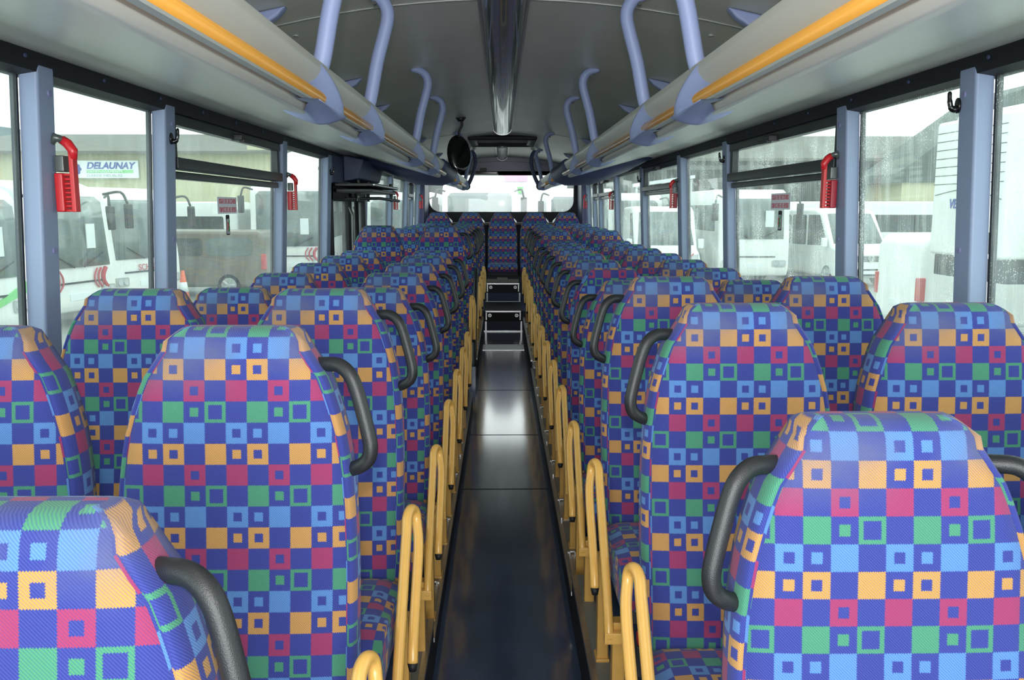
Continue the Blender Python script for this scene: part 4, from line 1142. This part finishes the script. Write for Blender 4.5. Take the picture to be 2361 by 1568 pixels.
# name board
r = thing('shop_sign', (-16.0, 35.75, 3.08), 'long white name board with blue letters on the beige warehouse', 'sign')
b = MB(); b.box(-1.45, 1.35, -0.03, 0.03, -0.33, 0.36); b.build('board', M['sign_white'], r)
text_mesh('DELAUNAY', 'lettering', 0.36, M['ink_blue'], r, (-0.72, -0.04, 0.04), (PI/2, 0, 0), xs=1.02, depth=0.004, shear=0.25, bold=0.012)
b = MB(); b.box(-0.72, 1.15, -0.04, -0.03, -0.13, -0.01); b.build('green_band', M['ink_green'], r)
text_mesh('DEMENAGEMENTS', 'lettering', 0.13, M['sign_white'], r, (-0.68, -0.045, -0.115), (PI/2, 0, 0), xs=1.3, depth=0.004)
text_mesh('GARDE MEUBLES', 'lettering', 0.14, M['ink_grey'], r, (-0.72, -0.04, -0.28), (PI/2, 0, 0), xs=1.35, depth=0.004)
b = MB()
for k in range(6):
    a = k*PI/3; b.disc((-1.1+0.11*math.cos(a), -0.036, 0.02+0.14*math.sin(a)), 0.075, 0.01, 'Y', 12)
b.build('emblem', M['ink_blue'], r)
r = thing('parking_sign', (-13.2, 33, GZ), 'small blue parking sign with a white P in front of the warehouse', 'sign')
b = MB(); b.box(-0.19, 0.19, -0.02, 0.02, 1.68, 2.20); b.build('panel', M['ink_blue'], r, bevel=0.005)
text_mesh('P', 'lettering', 0.42, M['sign_white'], r, (-0.12, -0.03, 1.80), (PI/2, 0, 0), depth=0.004, bold=0.008)
b = MB(); b.tube([(0, 0.03, 0), (0, 0.03, 1.7)], 0.03, 10); b.build('post', M['aluminium'], r, smooth=True)
r = thing('traffic_cone', (-8.3, 22.6, GZ), 'orange and white traffic cone by the taupe van', 'traffic cone')
b = MB(); b.tube([(0,0,0.03),(0,0,0.9)], [0.17, 0.04], 16); b.build('body', M['cone_orange'], r, smooth=True)
b = MB(); b.tube([(0,0,0.35),(0,0,0.6)], [0.128, 0.09], 16); b.build('white_band', M['sign_white'], r, smooth=True)
b = MB(); b.box(-0.2, 0.2, -0.2, 0.2, 0, 0.04); b.build('base', M['cone_orange'], r, bevel=0.01)

def shed(name, x0, x1, y, ze, zr, depth, label, roofm='grey_roof', wallm='dark_shed', rise=5.0):
    r = thing(name, ((x0+x1)/2, y, GZ), label, 'building')
    cx = (x0+x1)/2; hx = (x1-x0)/2
    b = MB(); b.prism([(-0.6, ze-GZ-0.08), (-0.6, ze-GZ+0.05), (rise, zr-GZ+0.05), (rise, zr-GZ-0.1)], -hx, hx, 'X'); b.build('roof', M[roofm], r)
    b = MB(); b.box(-hx, hx, rise, rise+0.2, 0, zr-GZ); b.build('rear_wall', M[wallm], r)
    b = MB()
    for k in range(int(hx*2/4)+1): b.box(-hx+k*4, -hx+k*4+0.25, 0, 0.25, 0, ze-GZ)
    b.box(-hx, hx, -0.02, 0.18, ze-GZ-0.45, ze-GZ-0.25); b.build('posts_and_beam', M['hammer_grey'], r)
    return r
shed('open_shed', 3.4, 21.5, 41, 3.77, 5.2, 8, 'long open shed with a brown-grey roof beyond the right windows')
shed('open_shed', -8.4, -2.7, 41, 3.35, 4.8, 8, 'grey open shed beside the warehouse, seen past the third left pillar')
r = thing('gabled_workshop', (18, 34, GZ), 'dark gabled workshop with a beige lower wall behind the trailer', 'building')
b = MB(); b.prism([(16.2, 2.6), (16.2, 2.95), (16.9, 3.40), (18.4, 4.55), (20.6, 6.15), (22.4, 6.75), (28, 4.5), (28, 2.6)], 36.2, 40.2, 'Y')
o = b.build('roof', M['dark_shed'], r); o.location = (-18, -34, -GZ)
b = MB(); b.box(16.6, 28, 36.4, 40, GZ, 2.85); o = b.build('wall', M['cladding'], r); o.location = (-18, -34, -GZ)
r = thing('canopy_edge', (7.6, 41, GZ), 'slanting white canopy edge above the head-on coach', 'canopy')
b = MB(); b.prism([(-1.6, 3.45), (1.2, 3.85), (1.2, 4.0), (-1.6, 3.60)], -0.9, -0.5, 'Y'); b.build('fascia', M['sign_white'], r)
b = MB(); b.box(-1.5, -1.4, -0.8, -0.7, 0, 3.5); b.box(1.0, 1.1, -0.8, -0.7, 0, 3.8); b.build('post', M['aluminium'], r)

# behind the bus: pale wall, two coaches washed out by daylight
r = thing('white_hall', (0, 42, GZ), 'white corrugated hall seen through the rear window', 'building')
o = corrugated(-2.6, 2.8, 42, GZ, 6.0, 0.35, 0.05).build('wall', M['white_wall'], r); o.location = (0, -42, -GZ)
r = thing('pink_sign', (0.6, 41.93, 3.0), 'pale pink name board on the white hall behind the bus', 'sign')
b = MB(); b.box(-0.6, 0.6, -0.02, 0.02, -0.2, 0.2); b.build('board', M['ink_pink'], r)
b = MB(); b.box(0.1, 0.4, -0.02, 0.02, -0.75, -0.45); b.build('green_square', M['ink_green'], r)
bus(-0.75, 29.0, 0, 'large white coach facing the rear window', h=3.3, w=2.5, wb=1.2)
bus(2.75, 31.0, 0, 'second white coach right of the rear window', h=3.2, w=2.4, L=3.4)
